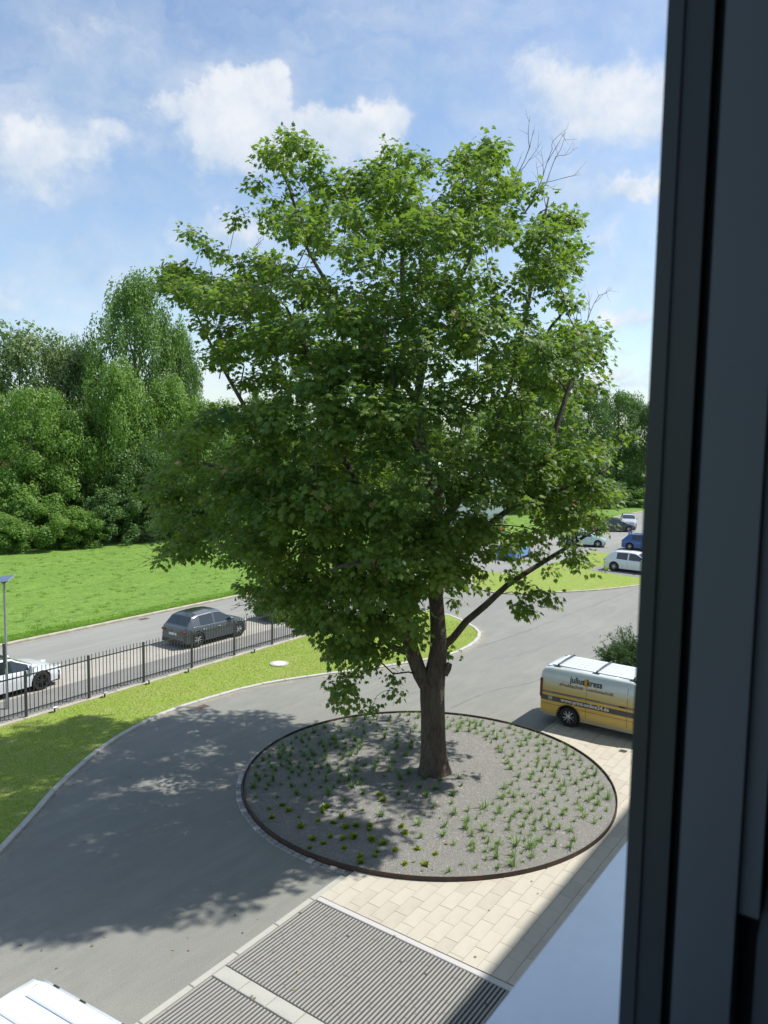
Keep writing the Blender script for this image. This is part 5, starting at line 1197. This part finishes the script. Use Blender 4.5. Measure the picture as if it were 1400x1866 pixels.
# conifer bush behind the lettered van
nd = leafmat('juniper_needle', (.045, .10, .032), (.11, .18, .055), trans=.15, rough=.6, tcol=(.1, .2, .04))
def juniper(label, px, py, s, seed):
    p = at_z(px, py); g = empty('juniper_bush', (p[0], p[1], 0), 0, label, 'bush', 'spreading junipers behind the van'); r = np.random.default_rng(seed); V = []; q = MB()
    for i in range(85):
        a = r.uniform(0, 6.283); el = r.uniform(.15, 1.35); ln = s*r.uniform(.6, 1.15); dr = np.array([math.cos(a)*math.cos(el), math.sin(a)*math.cos(el), math.sin(el)*.8]); P = [np.zeros(3)+r.normal(0, .08, 3)*[1, 1, 0]]
        for k in range(5): dr = dr+np.array([0, 0, .06])+r.normal(0, .07, 3); dr /= np.linalg.norm(dr); P.append(P[-1]+dr*ln/5)
        P = np.array(P)
        if i < 26: q.tube(P, np.linspace(.018, .005, 6), 4)
        for k in range(110):
            t = r.uniform(.15, 1)*5; j = min(4, int(t)); c = P[j]+(P[j+1]-P[j])*(t-j)+r.normal(0, .05, 3)*s; dd_ = dr+r.normal(0, .6, 3); dd_ /= np.linalg.norm(dd_); sd_ = np.cross(dd_, r.normal(0, 1, 3)); sd_ /= np.linalg.norm(sd_)
            V += [c-sd_*.018, c+sd_*.018, c+dd_*.11]
    me = mesh('foliage', V, np.arange(len(V)).reshape(-1, 3)); tone_attr(me, r.uniform(.1, .9, len(V)//3)); link('foliage', me, nd, g); q.build('branch', bark_m, g)
juniper('low spreading juniper behind the lettered van', 1122, 1218, 1.05, 1)
juniper('taller juniper by the window frame behind the van', 1158, 1208, 1.5, 2)
juniper('juniper mostly hidden by the window frame', 1185, 1225, 1.4, 3)
# houses glimpsed through the leaves
tile = mat('roof_tile_red', (.27, .085, .05), .85, layers=[('noise', 3, .5, (.18, .06, .04), (6, 1, 1))]); white_w = mat('white_render', (.74, .74, .72), .9, layers=[('noise', .6, .2, (.64, .64, .62))]); orange = mat('orange_panel', (.62, .25, .04), .6)
def house(label, px, dist, w, dp, hw, hr, rmat, deg, name='house', signband=False):
    p = at_d(px, 990, dist); g = empty(name, (p[0], p[1], .05), R(deg), label, 'house')
    MB().box(-w/2, w/2, -dp/2, dp/2, 0, hw).build('wall', white_w, g)
    q = MB(); e_ = .35; q.add([(-w/2-e_, -dp/2-e_, hw), (w/2+e_, -dp/2-e_, hw), (w/2+e_, dp/2+e_, hw), (-w/2-e_, dp/2+e_, hw), (-w/2-e_, 0, hr), (w/2+e_, 0, hr)], [(0, 1, 5, 4), (2, 3, 4, 5), (0, 4, 3), (1, 2, 5), (3, 2, 1, 0)]); q.build('roof', rmat, g)
    for k in range(4):
        for lv in range(max(1, int(hw//2.6))):
            x = -w/2+w*(k+.5)/4; f = MB().box(x-.55, x+.55, -dp/2-.05, -dp/2-.002, .95+2.6*lv, 2.2+2.6*lv).build('window', mat('window_white', (.6, .6, .6), .4), g)
            MB().box(x-.47, x+.47, -dp/2-.06, -dp/2-.051, 1.03+2.6*lv, 2.12+2.6*lv).build('pane', glass_m, f)
    if signband: MB().box(-w/2+.1, w/2-.1, -dp/2-.08, -dp/2-.062, .25, .7).build('sign_band', orange, g)
    return g
house('red tiled house barely visible behind the trees at left', 175, 92, 12, 8, 4.2, 7.4, tile, -10)
house('house with red roof hidden in the greenery at the left edge', 40, 95, 10, 8, 4.4, 7.6, tile, 20)
g_ = house('white gabled building glimpsed through the right half of the maple', 852, 84, 6.5, 8, 6.2, 7.3, white_w, -50, 'white_building', True)
